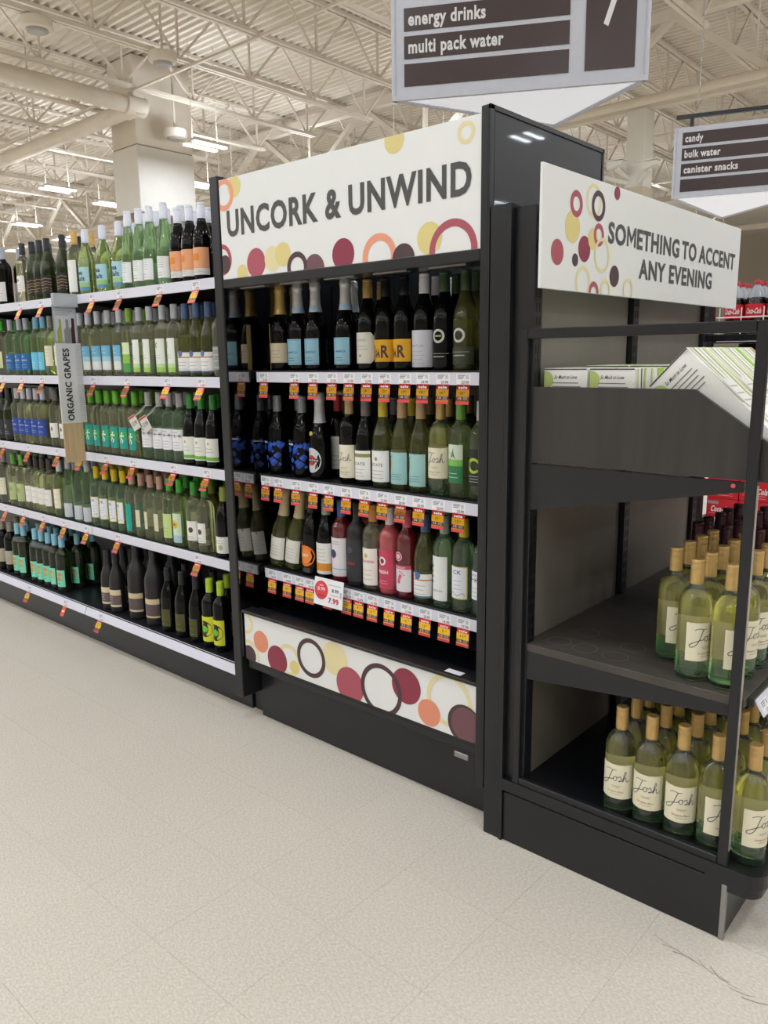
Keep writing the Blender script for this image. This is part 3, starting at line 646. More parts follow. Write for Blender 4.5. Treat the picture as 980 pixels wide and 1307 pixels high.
kind('josh', 'bordj', 'josh', '#bf9d62', 'green-yellow bottle with gold cap and cream script label', .054, .150, .094, '#e4dcc0', lambda p, z0, z1, w: josh_print(p, z0, z1, w, 1.15), metal=True, extra=back_label)
def star(p, z0, z1, w):
    for a in range(5):
        t = a*2*math.pi/5+.3; p.poly([(0+.004*math.cos(t+1.2), z0+.09+.004*math.sin(t+1.2)), (.019*math.cos(t), z0+.09+.019*math.sin(t)), (.004*math.cos(t-1.2), z0+.09+.004*math.sin(t-1.2))], '#5f7a6c')
kind('starfish', 'bord', 'lime', '#6fa044', 'green bottle with green cap and starfish label', .045, .165, .066, '#cfdcc4', pour(BD(0, .45, '#2f7a4c'), BD(.45, .62, '#7cb85a'), star, LN('#cfe4d4', 2, .15, .25)))
kind('limedisc', 'bord', 'lime', '#b8bbb8', 'green bottle with black label and lime disc', .045, .155, .075, '#1c1d1c', pour(DS(0, .55, .024, '#a8c034'), DS(.002, .55, .015, '#20241a'), LN('#bfc2bc', 3, .1, .25)))
kind('redcap', 'bord', 'dark', '#a8242c', 'dark bottle with red cap and white label', .03, .15, .085, '#e6e4dc', LN())
kind('whiteorange', 'burg', 'dark', '#8c9a84', 'dark bottle with white label banded orange', .02, .135, .085, '#e2e0da', pour(BD(.1, .35, '#d68a2c'), LN('#a9a49a', 4, .45, .8, .5)))
kind('orangedisc', 'burg', 'dark', '#1b1b1e', 'dark sparkling bottle with round orange label', .035, .115, .08, '#e2722a', lambda p, z0, z1, w: [p.disc(0, .075, .028, '#ea8c3c', 20), p.text('BEV', 0, .072, .011, '#f0e0c8', .03, 1), p.rect_(-.02, .02, .012, .03, '#3a3632', 6)], shape='round')
kind('foilcream', 'champ', 'olive', '#b3a27c', 'olive sparkling bottle with gold foil and cream label', .03, .12, .09, '#e0ddd2', pour(DS(-.015, .95, .006, '#b89a5a'), LN('#a8a294', 4, .2, .6, .5)))
kind('ball', 'bord', 'red', '#2f5f9c', 'red bottle with blue cap and dark ball label', .025, .165, .082, '#ded8da', pour(DS(-.012, .58, .016, '#3c3f66'), TX('BEV', .01, .84, '#4a4a52', .03, 0), BD(.18, .2, '#6aa0c4')) if False else pour(DS(-.012, .58, .016, '#3c3f66'), BD(.18, .2, '#6aa0c4'), LN('#8a8488', 2, .84, .9, .4)))
kind('allblack', 'bord', 'matte', '#1c1c1f', 'black bottle with charcoal label and red lettering', .02, .17, .09, '#2e2f33', pour(lambda p, z0, z1, w: p.rect_(-.02, .02, z0+.06, z0+.068, '#8c2c2c', 6), DS(0, .75, .012, '#4a4b50')))
kind('stella', 'bord', 'clear', '#c28a4a', 'pale bottle with copper cap and cream crest label', .02, .15, .085, '#ebe4da', pour(DS(0, .8, .008, '#c8b27a'), TX('STELLA ROSA', .008, .62, '#b0525a', .062, 1), LN('#b0a698', 3, .15, .4)))
kind('pinkfresh', 'bord', 'pink', '#cfcbd0', 'pink bottle with white cap and pink fruit label', .02, .155, .08, '#c2405c', pour(DS(0, .72, .015, '#efe4e4'), DS(0, .72, .009, '#7a3a44'), TX('FRESH', .011, .4, '#f0dfe2', .046, 1), LN('#e8a8b4', 2, .14, .2)))
kind('foot', 'bord', 'red', '#c0566a', 'red bottle with pink footprint label', .025, .115, .085, '#dcd6d8', pour(BD(.86, 1, '#c0506a'), TX('BAREFOOT', .005, .89, '#f4e4e8', .045, 0), lambda p, z0, z1, w: [p.stroke([(-.004, z0+.028), (0, z0+.045), (.006, z0+.058)], .012, '#cf5d78', 3)] + [p.disc(.001+k*.0055, z0+.069-.0012*k*k, .0026, '#cf5d78', 8) for k in range(4)], lambda p, z0, z1, w: [p.disc(-.004, .145, .016, '#d9c6c4', 16), p.ring(-.004, .145, .013, .008, '#b8445c', 16)]))
kind('greygreen', 'bord', 'green', '#8f9f92', 'green bottle with grey-green cap and tall white label', .025, .17, .07, '#e6e7e4', pour(lambda p, z0, z1, w: [p.disc(-.02, z0+.06+.017*k, .0055, ['#5a7fae', '#6c9c6a', '#c8b24a', '#4c6a9a'][k], 10) for k in range(4)], TX('ESTATE', .006, .2, '#77777a', .04, 0)))

def bottle(k, x, y, z, label, group, rz=0, tilt=None, labelled=True):
    d = KIND[k]; o = link('wine_bottle', glass_mesh(d['pr'], d['g'])); o.location = (x, y, z); o.rotation_euler = (0, 0, rz)
    if tilt: o.rotation_euler = (tilt[0], tilt[1], rz)
    tag(o, label, 'bottle', group)
    link('capsule', cap_mesh(d['pr'], d['cap'], d['metal']), o)
    if d['lab'] and labelled:
        l = link('label', d['lab'], o)
        if d['prt']: link('label_print', d['prt'], l)
    elif d['prt'] and labelled: link('label_print', d['prt'], o)
    if d['ext']: link({'martini': 'medal', 'josh': 'back_label'}.get(k, 'neck_band'), d['ext'], o)
    return o
PLACED = []
def free(x, y, r=.0375):
    return all((x-a)**2+(y-b)**2 > (r+c+.0012)**2 for a, b, c in PLACED)

# ================================================================== LONG WINE RUN (three shelving sections left of the display)
LX = [-1.268, -2.488, -3.708, -4.928]
LS = [1.712, 1.338, .972, .598]; LY = .115; LB, LBY = .205, .045; BACKY = .62
sect_names = ['black shelving section standing against the tall framed wine display', 'black shelving section between the display-side section and the farthest one', 'black shelving section at the far end of the wine run']
for i in range(3):
    xr, xl = LX[i], LX[i+1]; g = thing('shelving_section', ((xr+xl)/2, .36, 0), sect_names[i], 'shelving', 'black wine shelving sections')
    part('back_panel', MB().box(xl+.002, xr-.002, BACKY-.02, BACKY, .1, 1.74), BLACK, g)
    part('kick_plate', MB().box(xl+.001, xr-.001, .10, .12, 0, LB-.05), BLACK, g)
    bd = part('base_deck', MB().box(xl+.001, xr-.001, LBY+.004, BACKY-.02, LB-.05, LB-.004), BLACK, g)
    sub('price_rail', MB().prism([(LBY+.012, LB-.003), (LBY, LB-.008), (LBY-.012, LB-.043), (LBY-.002, LB-.046), (LBY+.012, LB-.012)], 0, xl+.003, xr-.003), RAILW, bd, g)
    for z in LS:
        s = part('shelf', MB().box(xl+.001, xr-.001, LY+.004, BACKY-.02, z-.03, z-.001), BLACK, g)
        sub('price_rail', MB().box(xl+.003, xr-.003, LY-.006, LY+.004, z-.040, z+.001, .0015), RAILW, s, g)
        for xx in (xl+.012, xr-.012):
            sub('bracket', MB().prism([(LY+.05, z-.03), (BACKY-.02, z-.03), (BACKY-.02, z-.09)], 0, xx-.002, xx+.002), BLACK, s, g)
    for xx in (xl+.015, xr-.015): part('upright', MB().box(xx-.012, xx+.012, BACKY-.035, BACKY-.02, .1, 1.74), BLACK, g)
ROW = {
 0: [(3, 'silverdark'), (28, 'duck'), (40.5, 'goldline'), (50, 'goldline'), (59, 'goldline'), (79, 'goldline'), (94, 'whitetall'), (108, 'seasalt'), (130, 'seasalt'), (151, 'seasalt'), (161.5, 'whitegreen'), (176.5, 'whitegreen'),
     (190, 'whitegreen'), (208, 'whitegreen'), (226, 'orange'), (241, 'orange'), (253, 'orange'), (265, 'bluewhite')],
 1: [(1.5, 'greencap'), (13, 'bluelabel'), (24.5, 'bluelabel'), (33, 'bluelabel'), (46, 'skycap'), (54, 'skycap'), (63.5, 'creamlab'), (76, 'creamlab'), (90, 'bluegrad'), (102, 'bluegrad'), (112, 'bluegrad'), (124, 'bluegrad'), (137, 'bluegrad'), (152, 'bluegrad'), (164, 'kgreen'),
     (177, 'kwhite'), (190.5, 'kwhite'), (207, 'kwhite'), (222, 'kwhite'), (234.5, 'oyster'), (249, 'oyster'), (265, 'oyster'), (277, 'edgeclear')],
 2: [(2, 'crest'), (11, 'crest'), (21.5, 'royal'), (29, 'royal'), (36, 'royal'), (46, 'royal'), (54, 'royal'), (70, 'diamond'), (82, 'diamond'), (95, 'runner'), (106, 'runner'), (116, 'runner'), (125, 'runner'), (135, 'runner'), (147.5, 'runner'), (159.6, 'runner'), (172, 'runner'),
     (189, 'barb'), (203, 'barb'), (213.5, 'barb'), (224, 'barb'), (239.5, 'darkgreencap'), (254, 'darkgreencap'), (270, 'darkgreencap')],
 3: [(4, 'creamlab'), (17, 'pattern'), (27, 'pattern'), (38, 'whitelab'), (46, 'whitelab'), (53, 'whitelab'), (60, 'whitelab'), (66, 'cream2'), (75, 'cream2'), (86.5, 'yellowdot'), (99.5, 'yellowdot'), (111, 'yellowdot'), (123, 'yellowedge'), (134, 'yellowedge'), (146, 'yellowedge'), (155, 'yellowedge'), (164, 'teal'),
     (180, 'rosecap'), (190, 'rosecap'), (201, 'rosecap'), (213, 'limelab'), (227, 'sunflower'), (247, 'greencap2'), (258, 'greencap2'), (269, 'oliveamber'), (285, 'olivedark')],
 4: [(2, 'taupetop'), (12, 'taupetop'), (22, 'mint'), (27.5, 'mint'), (34, 'mint'), (44.5, 'mint'), (51, 'mint'), (59, 'mint'), (68, 'mint'), (77, 'mint'), (136.5, 'mauve'), (147, 'mauve'), (173, 'mauvebig'), (195, 'mauvebig'), (214, 'plaindark'), (232, 'plaindark'), (250, 'plaindark'), (267, 'limering'), (281, 'limering')],
}
SHN = ['on top shelf of wine run', 'on second shelf of wine run', 'on middle shelf of wine run', 'on fourth shelf of wine run', 'on base deck of wine run']
GRP = ['wine run top shelf bottles', 'wine run second shelf bottles', 'wine run middle shelf bottles', 'wine run fourth shelf bottles', 'wine run base deck bottles']
random.seed(11)
HANG = []
for r in range(5):
    z = (LS+[LB-.004])[r]; z = z if r == 4 else z-.001
    PLACED.clear(); y0 = (LY if r < 4 else LBY+.02)+.052; FRONT = []
    zb = z
    for u, k in ROW[r]:
        pr = PROF[KIND[k]['pr']]; top = pr['p'][-1][1]-.03
        y = y0 + (.012 if pr['r'] > .042 else 0)
        x = x_at(u, y, zb+top); need = pr['r']
        tries = 0
        if FRONT and PLACED[-1][0]+PLACED[-1][2]+need+.0015-x < .03: x = max(x, PLACED[-1][0]+PLACED[-1][2]+need+.0015)
        while not free(x, y, need) and tries < 12: y += .012; x = x_at(u, y, zb+top); tries += 1
        if not free(x, y, need) or x > -1.268-pr['r']-.004: 
            if x > -1.268-pr['r']-.004: x = -1.268-pr['r']-.005
            if not free(x, y, need): continue
        PLACED.append((x, y, need)); FRONT.append((x, y, k))
        lab = KIND[k]['desc']+' '+SHN[r]
        b = bottle(k, x, y, zb, lab, GRP[r], rz=random.uniform(-.12, .2))
        if k == 'barb' and len([h for h in HANG]) < 2 and u > 185: HANG.append((x, y, zb))
    for x_, y_, k in FRONT:                      # second and third bottle of each facing
        for m in (1, 2):
            if r == 4 and k in ('taupetop', 'plaindark', 'mauvebig', 'limering') and m == 2: continue
            if m == 2 and r in (0, 2) : continue
            pr = PROF[KIND[k]['pr']]; yy = y_+.088*m*(1 if pr['r'] < .045 else 1.12); xx = x_+random.uniform(-.006, .006)
            if yy+pr['r'] > BACKY-.04 or not free(xx, yy, pr['r']) or xx > -1.268-pr['r']-.002: continue
            PLACED.append((xx, yy, pr['r'])); bottle(k, xx, yy, zb, KIND[k]['desc']+' '+SHN[r], GRP[r], rz=random.uniform(-.3, .3))
# hang tags round two necks
for i, (x, y, z) in enumerate(HANG):
    t = thing('neck_tag', (x-.03, y-.045, z+.19), 'white paper price tag on the neck of the '+['first grey-capped bottle beside the runner labels', 'second grey-capped bottle'][i], 'tag', 'neck tags on grey-capped bottles')
    pp = Print(); ex = np.array((.93, -.1, .32)); ex /= np.linalg.norm(ex); ey = np.array((-.30, -.25, .92)); ey -= ex*(ey@ex); ey /= np.linalg.norm(ey); nn = np.cross(ex, ey); nn = nn if nn[1] < 0 else -nn
    f = plane_map((x-.025, y-.062, z+.165), ex, ey, nn); P0 = Print().rect_(-.036, .036, -.032, .032, '#e6e2dc'); mb, ms = P0.to_mb(f, .0)
    mb2, _ = P0.to_mb(f, -.001); mb.add(mb2.v, [q[::-1] for q in mb2.f], False)
    part('card', mb, ms, t)
    pp.rect_(-.034, .034, .022, .030, '#b5453c').text('13.99', 0, -.012, .018, '#3a3a3a', .05, 0); mb, ms = pp.to_mb(f, .0006); part('card_print', mb, ms, t)
    st = MB(); lp_ = [(x+.0165*math.cos(a*math.pi/6), y+.0165*math.sin(a*math.pi/6), z+.239) for a in range(13)]
    for a_, b_ in zip(lp_[:-1], lp_[1:]): st.tube(a_, b_, .0012, 5)
    for a_, b_, c_ in (((x-.027, y-.056, z+.192), (x-.014, y-.041, z+.212), (x-.008, y-.0165, z+.239)), ((x-.015, y-.060, z+.195), (x+.002, y-.043, z+.212), (x+.004, y-.0165, z+.239))): st.tube(a_, b_, .0012, 5).tube(b_, c_, .0012, 5)
    part('string', st, flat('#d8d4cc'), t)

# ================================================================== PRICE TAGS
TAGM = {}
def tag_meshes(price, reg, wt=.047, s=1.0):
    key = (price, reg)
    if key in TAGM: return TAGM[key]
    f = plane_map((0, 0, 0), (1, 0, 0), (0, 0, 1), (0, -1, 0)); h = wt/2
    def quad(z0, z1, col):
        P0 = Print().rect_(-h, h, z0, z1, col); mb, ms = P0.to_mb(f, .0004); return mb, ms
    out = {}
    bk = MB().box(-h, h, -.0004, .0004, -.058, 0); out['back'] = bk.mesh('tag', flat('#d9484e'))
    mb, ms = quad(-.0145, -.001, '#cc1c2c'); out['sale_band'] = mb.mesh('sale_band', ms)
    mb, ms = Print().text('sale', 0, -.0120, .0078, '#f4eaea', .032).to_mb(f, .0009); out['sale_text'] = mb.mesh('lettering', ms)
    mb, ms = quad(-.0355, -.0145, '#ffe01c'); out['price_band'] = mb.mesh('price_band', ms)
    P1 = Print().text(price, -.004, -.0285, .0078, '#54481e', .0056*len(price), align='c').text('99', .0085, -.0245, .0036, '#54481e', .0055); mb, ms = P1.to_mb(f, .0009); out['price_text'] = mb.mesh('lettering', ms)
    mb, ms = quad(-.0465, -.0355, '#45463c'); out['unit_band'] = mb.mesh('unit_band', ms)
    P1 = Print().text('15', -.010, -.0435, .0065, '#e8e8e2', .012).rect_(.003, .019, -.0385, -.0370, '#a9aaa0').rect_(.003, .018, -.0415, -.0400, '#a9aaa0').rect_(.003, .019, -.0442, -.0428, '#a9aaa0'); mb, ms = P1.to_mb(f, .0009); out['unit_text'] = mb.mesh('lettering', ms)
    mb, ms = quad(-.0500, -.0465, '#f0c03a'); out['gold_band'] = mb.mesh('gold_band', ms)
    # paper slipped in the rail above
    P2 = Print().rect_(-.026, .026, .002, .034, '#f1f1f3'); mb, ms = P2.to_mb(f, .0); out['paper'] = mb.mesh('shelf_paper', ms)
    P3 = Print()
    for k in range(3): P3.rect_(-.021, .006-.004*k, .028-.0045*k, .0305-.0045*k, '#8e8e94')
    P3.rect_(.009, .018, .019, .0305, '#c9c9ce').text(reg, .006, .0045, .0085, '#55555c', .026, 0); mb, ms = P3.to_mb(f, .0004); out['paper_text'] = mb.mesh('lettering', ms)
    TAGM[key] = out; return out
def price_tag(x, y, z, price, reg, label, group, lean=.15, rz=0, plain=False, slope=0):
    t = thing('price_tag', (x, y, z), label, 'price tag', group); t.rotation_euler = (0, 0, rz)
    M = tag_meshes(price, reg)
    p = link('shelf_paper', M['paper'], t); p.location = (0, -.0003, 0); p.rotation_euler = (-slope, 0, 0); link('lettering', M['paper_text'], p)
    b = link('sale_tag', M['back'], t); b.rotation_euler = (-lean, 0, 0); b.location = (0, -.0015, .0025)
    if plain:
        pm = MB().box(-.017, .017, -.0005, .0005, -.05, 0).mesh('tag', flat('#e2512c')); b.data = pm
        mb, ms = Print().rect_(-.014, .014, -.028, -.02, '#f4d8c8').to_mb(plane_map((0, 0, 0), (1, 0, 0), (0, 0, 1), (0, -1, 0)), .0008); link('sale_band', mb.mesh('s', ms), b); return t
    for bn, tn in (('sale_band', 'sale_text'), ('price_band', 'price_text'), ('unit_band', 'unit_text'), ('gold_band', None)):
        # thing > tag > band (lettering joins the band's level)
        link(bn, M[bn], b)
        if tn: link('lettering', M[tn], b)
    return t
LT = {0: [25, 52, 117, 152, 203, 249], 1: [4, 27.5, 53, 118.6, 161.7, 212.7, 256], 2: [4, 36, 73, 102, 135, 168.7, 220.7, 263], 3: [7, 30, 55, 81.5, 110, 150, 252], 4: [35.5, 81.5, 126.6]}
SHT = ['top shelf', 'second shelf', 'middle shelf', 'fourth shelf', 'base deck']
regs = ['12.99', '13.99', '14.99', '11.99', '17.99']; prs = ['9', '10', '11', '12', '13']
for r in LT:
    for i, u in enumerate(LT[r]):
        z = LS[r] if r < 4 else LB; yy = LY-.0062 if r < 4 else LBY-.0125; zt = z-.0405 if r < 4 else z-.046
        x = x_at(u+1.5, yy, zt)
        pl_ = (r == 4 and i == 1)
        if pl_: price_tag(x, yy, zt, '10', '12.99', 'plain orange tag hanging from the base deck rail of the wine run', None, .45, 0, True, .33)
        else: price_tag(x, yy, zt, prs[(i+r) % 5], regs[(i*2+r) % 5], 'red and yellow sale tag hanging from the %s rail of the wine run' % SHT[r], 'sale tags on the wine run %s' % SHT[r], .5, slope=.33 if r == 4 else 0)

# flag sign clipped to the shelf joint
fx = -2.45
fl = thing('organic_flag', (fx, .05, .93), 'white upright flag sign reading organic grapes clipped to the wine run', 'sign')
part('clip', MB().box(fx-.012, fx+.012, -.005, LY-.006, 1.655, 1.715), mat('clear_plastic', '#c9cbd2', .2, trans=.3), fl)
part('holder', MB().box(fx-.006, fx-.002, -.01, .105, 1.40, 1.665, .001), mat('grey_plastic', '#a7a9b0', .3, trans=.2), fl)
part('panel', MB().box(fx-.004, fx+.004, -.012, .112, 1.12, 1.49, .001), mat('flag_white', '#d4d3d1', .5), fl)
wp = part('wood_print', MB().box(fx-.003, fx+.003, -.010, .088, .935, 1.12), mat('flag_wood', '#c2a67e', .6, var=.25, vscale=40, stretch=(1, 14, .1)), fl)
f = plane_map((fx+.0045, .05, 0), (0, 1, 0), (0, 0, 1), (1, 0, 0))
pp = Print().text('ORGANIC GRAPES', -.002, 1.30, .030, '#2e2e30', .335, rot=math.pi/2)
for k in range(34): pp.rect_(.028, .058, 1.13+k*.0105, 1.1325+k*.0105, '#bdbcba')
mb, ms = pp.to_mb(f, .0006); part('lettering', mb, ms, fl)
pp = Print().rect_(-.055, .05, 1.50, 1.655, '#c4c6cc')
for k in range(4): pp.rect_(-.05, .045-.01*k, 1.645-k*.009, 1.648-k*.009, '#8d8f98')
pp.poly([(-.012, 1.49), (-.012, 1.55), (-.002, 1.565), (-.002, 1.60), (.012, 1.60), (.012, 1.565), (.026, 1.55), (.026, 1.49)], '#8a8c8c')
pp.poly([(.022, 1.49), (.022, 1.56), (.026, 1.57), (.026, 1.605), (.040, 1.605), (.040, 1.49)], '#4a1c28').poly([(-.046, 1.49), (-.046, 1.545), (-.034, 1.57), (-.034, 1.60), (-.024, 1.60), (-.024, 1.49)], '#9aa04a')
mb, ms = pp.to_mb(plane_map((fx-.0015, .05, 0), (0, 1, 0), (0, 0, 1), (1, 0, 0)), .0004); part('bottle_picture', mb, ms, fl)

# ================================================================== FRAMED DISPLAY
CXL, CXR = -1.195, -.098; DY = .63; TOP = 2.03
dc = thing('wine_display', (-.66, .3, 0), 'tall black framed wine display with printed header and three bottle shelves', 'display')
lp = part('side_panel', MB().box(-1.245, CXL-.004, 0, DY, .10, TOP, .003), BLACK, dc)
sub('mirror_lining', MB().box(CXL-.004, CXL, .006, DY-.01, .27, TOP-.34), SMOKED, lp, dc)
rp_ = part('side_panel', MB().box(CXR, -.072, 0, DY, .14, TOP, .002), BLACK, dc)
sub('gloss_face', MB().box(-.072, -.0705, .022, DY-.016, 1.0, TOP-.016), BLACKG, rp_, dc)
for a in (MB().box(-.076, -.0685, 0, .018, .14, TOP, .001), MB().box(-.076, -.0685, 0, DY, TOP-.012, TOP+.001, .001), MB().box(-.076, -.0685, DY-.012, DY, .14, TOP, .001)):
    sub('edge_trim', a, BLACK, rp_, dc)
part('back_panel', MB().box(CXL, CXR, DY-.02, DY, .2, 1.9), BLACKG, dc)
for k in range(1, 16): part('back_rib', MB().box(CXL+k*.0685-.002, CXL+k*.0685+.002, DY-.024, DY-.02, 1.36, 1.88), BLACK, dc)
# header
HZ0, HZ1 = 1.683, 2.014
hd = part('header_panel', MB().box(CXL, CXR, .004, .016, HZ0, HZ1, .001), SIGNW, dc)
part('header_ledge', MB().box(CXL, CXR, .0, .10, HZ0-.03, HZ0-.001, .002), BLACK, dc)
part('header_soffit', MB().box(CXL, CXR, .10, .30, HZ0-.005, HZ0+.007), BLACK, dc)
for k in range(5): part('soffit_strip', MB().box(CXL+.06+k*.21, CXL+.19+k*.21, .03, .05, HZ0-.034, HZ0-.03), STEEL, dc)
MAR, DRK, ORG_, YEL, PAL, RED, MAU = '#8a3346', '#4c3539', '#e79a7c', '#dccb86', '#e3d6a4', '#a8505e', '#6e4a50'
def circles(pr, plane, items, ax, val, hor):
    for u, v, ro, ri, col in items:
        c = on_plane(u, v, ax, val); t = on_plane(u, v-ro, ax, val); R = abs(t[2]-c[2])
        (pr.ring(c[hor], c[2], R, R*ri/ro, col, 36) if ri else pr.disc(c[hor], c[2], R, col, 36))
hp = Print((CXL+.001, CXR-.001, HZ0+.001, HZ1-.001))
circles(hp, None, [(298.6, 238, 14, 0, YEL), (285.7, 249, 21, 14, ORG_), (503, 178.6, 18, 0, YEL), (595, 169, 15, 9, PAL), (284, 332, 20, 14, RED), (287.5, 337.4, 11.7, 0, DRK), (309.6, 348.4, 11, 0, YEL),
  (327, 335.5, 19, 0, RED), (348, 330, 16.5, 0, PAL), (361, 324.5, 15.4, 0, YEL), (401.4, 343, 19, 0, MAU), (379.4, 341, 20, 13, DRK), (438, 324.5, 20.6, 0, MAR), (484, 328, 30.5, 21, ORG_), (515, 330, 19.5, 0, DRK), (548, 304, 21, 0, YEL), (578, 319, 40, 30, RED)], 1, .004, 0)
fh = plane_map((0, .004, 0), (1, 0, 0), (0, 0, 1), (0, -1, 0))
for mb, ms in hp.each(fh, .0004, .00004): sub('circle', mb, ms, hd, dc)
tl = on_plane(290, 288, 1, .004); tr = on_plane(602, 236, 1, .004); bl_ = on_plane(297, 302, 1, .004); tp_ = on_plane(289.5, 275.5, 1, .004)
hp = Print().words('UNCORK & UNWIND', tl[0], tr[0], 1.826, .083, DK)
for mb, ms in hp.each(fh, .0011, .00001): sub('word', mb, ms, hd, dc)
# shelves with price rails
DS_ = [1.362, .975, .612]; DYR = .12
for z in DS_:
    s = part('shelf', MB().box(CXL+.004, CXR-.004, DYR+.006, DY-.02, z-.028, z, .001), BLACK, dc)
    sub('price_rail', MB().box(CXL+.022, CXR-.01, DYR-.004, DYR+.006, z-.040, z-.003, .001), RAILW, s, dc)
    sub('shelf_lip', MB().box(CXL+.01, CXR-.006, DYR-.002, DYR+.012, z-.003, z+.003, .001), BLACK, s, dc)
    for xx in (CXL+.008, CXR-.008): sub('bracket', MB().prism([(DYR+.05, z-.028), (DY-.02, z-.028), (DY-.02, z-.09)], 0, xx-.002, xx+.002), BLACK, s, dc)
# base: decor panel, ledge, sloping trough panels
part('plinth', MB().box(-1.19, CXR, .085, DY, 0, .27, .003), BLACK, dc)
part('plinth_end', MB().box(-1.262, -1.198, .11, .4, 0, .20, .002), BLACK, dc)
dp = part('decor_panel', MB().box(CXL+.012, CXR-.002, .012, .022, .266, .452, .001), SIGNW, dc)
pd = Print((CXL+.013, CXR-.003, .267, .451))
circles(pd, None, [(313.6, 795, 13.5, 9, PAL), (318.6, 835.8, 19, 15, PAL), (333, 819, 13.5, 0, '#de8d70'), (318.6, 835.8, 12, 0, DRK), (369, 842.5, 20, 15, PAL), (354, 842, 17.5, 0, MAR), (376, 852, 8.5, 0, YEL), (427, 841, 21, 0, PAL), (397, 840, 24.6, 19, DRK),
  (446.6, 874.5, 22.5, 0, RED), (518.3, 876, 22.5, 0, MAR), (486.3, 880.5, 33, 27, DRK), (573, 894.7, 34, 28, PAL), (547.6, 909.8, 17, 0, '#de8d70'), (593, 925, 25, 0, DRK), (595, 926, 22, 0, MAU)], 1, .012, 0)
for mb, ms in pd.each(plane_map((0, .012, 0), (1, 0, 0), (0, 0, 1), (0, -1, 0)), .0004, .00004): sub('circle', mb, ms, dp, dc)
part('base_front', MB().box(CXL+.012, CXR-.002, .022, .10, .25, .452, .001), BLACK, dc)
part('front_ledge', MB().box(CXL+.004, CXR-.002, .004, .06, .452, .464, .002), BLACK, dc)
part('base_deck', MB().box(CXL+.004, CXR-.002, .06, DY-.02, .40, .425), BLACKG, dc)
part('lower_rail', MB().box(CXL+.012, CXR-.002, .024, .085, .225, .25, .002), BLACK, dc)
for a, b in ((CXL+.01, -1.03), (-1.026, -.56), (-.556, CXR-.006)):
    part('trough_panel', MB().prism([(.30, .425), (.31, .425), (.40, .535), (.39, .535)], 0, a, b), BLACK, dc)
q = on_plane(589, 965, 1, .02)
bg = part('badge', MB().box(q[0]-.028, q[0]+.024, .018, .024, q[2]-.009, q[2]+.009, .002), STEEL, dc)
q = on_plane(576, 860, 2, .464)
part('sticker', MB().box(q[0]-.03, q[0]+.03, .02, .045, .464, .4645), PAPER, dc)
# bottles
DR = {
 0: [(357, 'goldfoil'), (379.7, 'prosecco'), (402, 'prosecco'), (440.5, 'prosecco'), (469, 'cutcream'), (491.6, 'yellow'), (516, 'yellow'), (541.5, 'whitecap'), (565.7, 'ringdark'), (593, 'ringolive')],
 1: [(341, 'roses'), (361, 'roses'), (385, 'roses'), (407.5, 'martini'), (445.3, 'joshdark'), (466, 'vineyard'), (488, 'yellowcap'), (513, 'giraffe'), (534, 'giraffe'), (558.5, 'josh'), (581, 'starfish'), (604, 'limedisc')],
 2: [(383, 'orangedisc'), (402, 'whiteorange'), (418.5, 'ball'), (436, 'allblack'), (457, 'stella'), (478.5, 'pinkfresh'), (516, 'foot'), (537, 'oyster'), (560, 'greygreen'), (582, 'yellowedge'), (603, 'barb')],
}
DB = {0: [(371, 'goldfoil', .29), (450, 'prosecco', .31), (487, 'cutcream', .28), (557, 'whitecap', .28), (577, 'whitecap', .30), (583, 'ringdark', .28), (600, 'ringolive', .28), (609, 'tan', .2)],
      1: [(431, 'redcap', .24), (436, 'martini', .33), (503, 'vineyard', .29), (526, 'yellowcap', .28), (548, 'giraffe', .29), (573, 'josh', .29), (590, 'starfish', .28), (599, 'josh', .3)],
      2: [(366, 'foilcream', .33), (385, 'foilcream', .33), (497, 'stella', .28), (471, 'pinkfresh', .30), (545, 'oyster', .29), (570, 'greygreen', .28), (592, 'yellowedge', .28)]}
DN = ['on top shelf of framed display', 'on middle shelf of framed display', 'on lowest shelf of framed display']
random.seed(5)
for r in range(3):
    PLACED.clear(); z = DS_[r]
    if r == 2:                                # two leaning sparkling bottles
        for u, x2 in ((326, 0), (349, 1)):
            x = max(x_at(u, .185, z+.06), CXL+.044) if x2 == 0 else CXL+.1305; tl_ = math.radians(9); PLACED.append((x+.021, .178, .042))
            bottle('foilcream', x, .178, z+math.sin(tl_)*.0352, KIND['foilcream']['desc']+' '+DN[r], 'framed display lowest shelf bottles', tilt=(0, tl_), rz=0)
    for u, k in DR[r]:
        pr = PROF[KIND[k]['pr']]; y = .173 if r == 2 else .19; x = x_at(u, y, z+.26)
        x = min(max(x, CXL+pr['r']+.008), CXR-pr['r']-.004)
        t = 0
        if PLACED and PLACED[-1][0]+PLACED[-1][2]+pr['r']+.0015-x < (.10 if r == 2 else .035): x = min(max(x, PLACED[-1][0]+PLACED[-1][2]+pr['r']+.0015), CXR-pr['r']-.004)
        while not free(x, y, pr['r']) and t < 14: y += .01; t += 1
        PLACED.append((x, y, pr['r'])); bottle(k, x, y, z, KIND[k]['desc']+' '+DN[r], 'framed display '+['top', 'middle', 'lowest'][r]+' shelf bottles', rz=random.uniform(-.15, .1)+(.25 if k in ('goldfoil',) else 0))
    for u, k, y in DB[r]:
        pr = PROF[KIND[k]['pr']]; lim = lambda y_: max(min(x_at(u, y_, z+.26), CXR-pr['r']-.004), CXL+pr['r']+.014); x = lim(y)
        t = 0
        while not free(x, y, pr['r']) and t < 18: y += .012; x = lim(y); t += 1
        if y+pr['r'] > DY-.03 or not free(x, y, pr['r']): continue
        PLACED.append((x, y, pr['r'])); bottle(k, x, y, z, KIND[k]['desc']+' '+DN[r], 'framed display '+['top', 'middle', 'lowest'][r]+' shelf bottles', rz=random.uniform(-.3, .3))
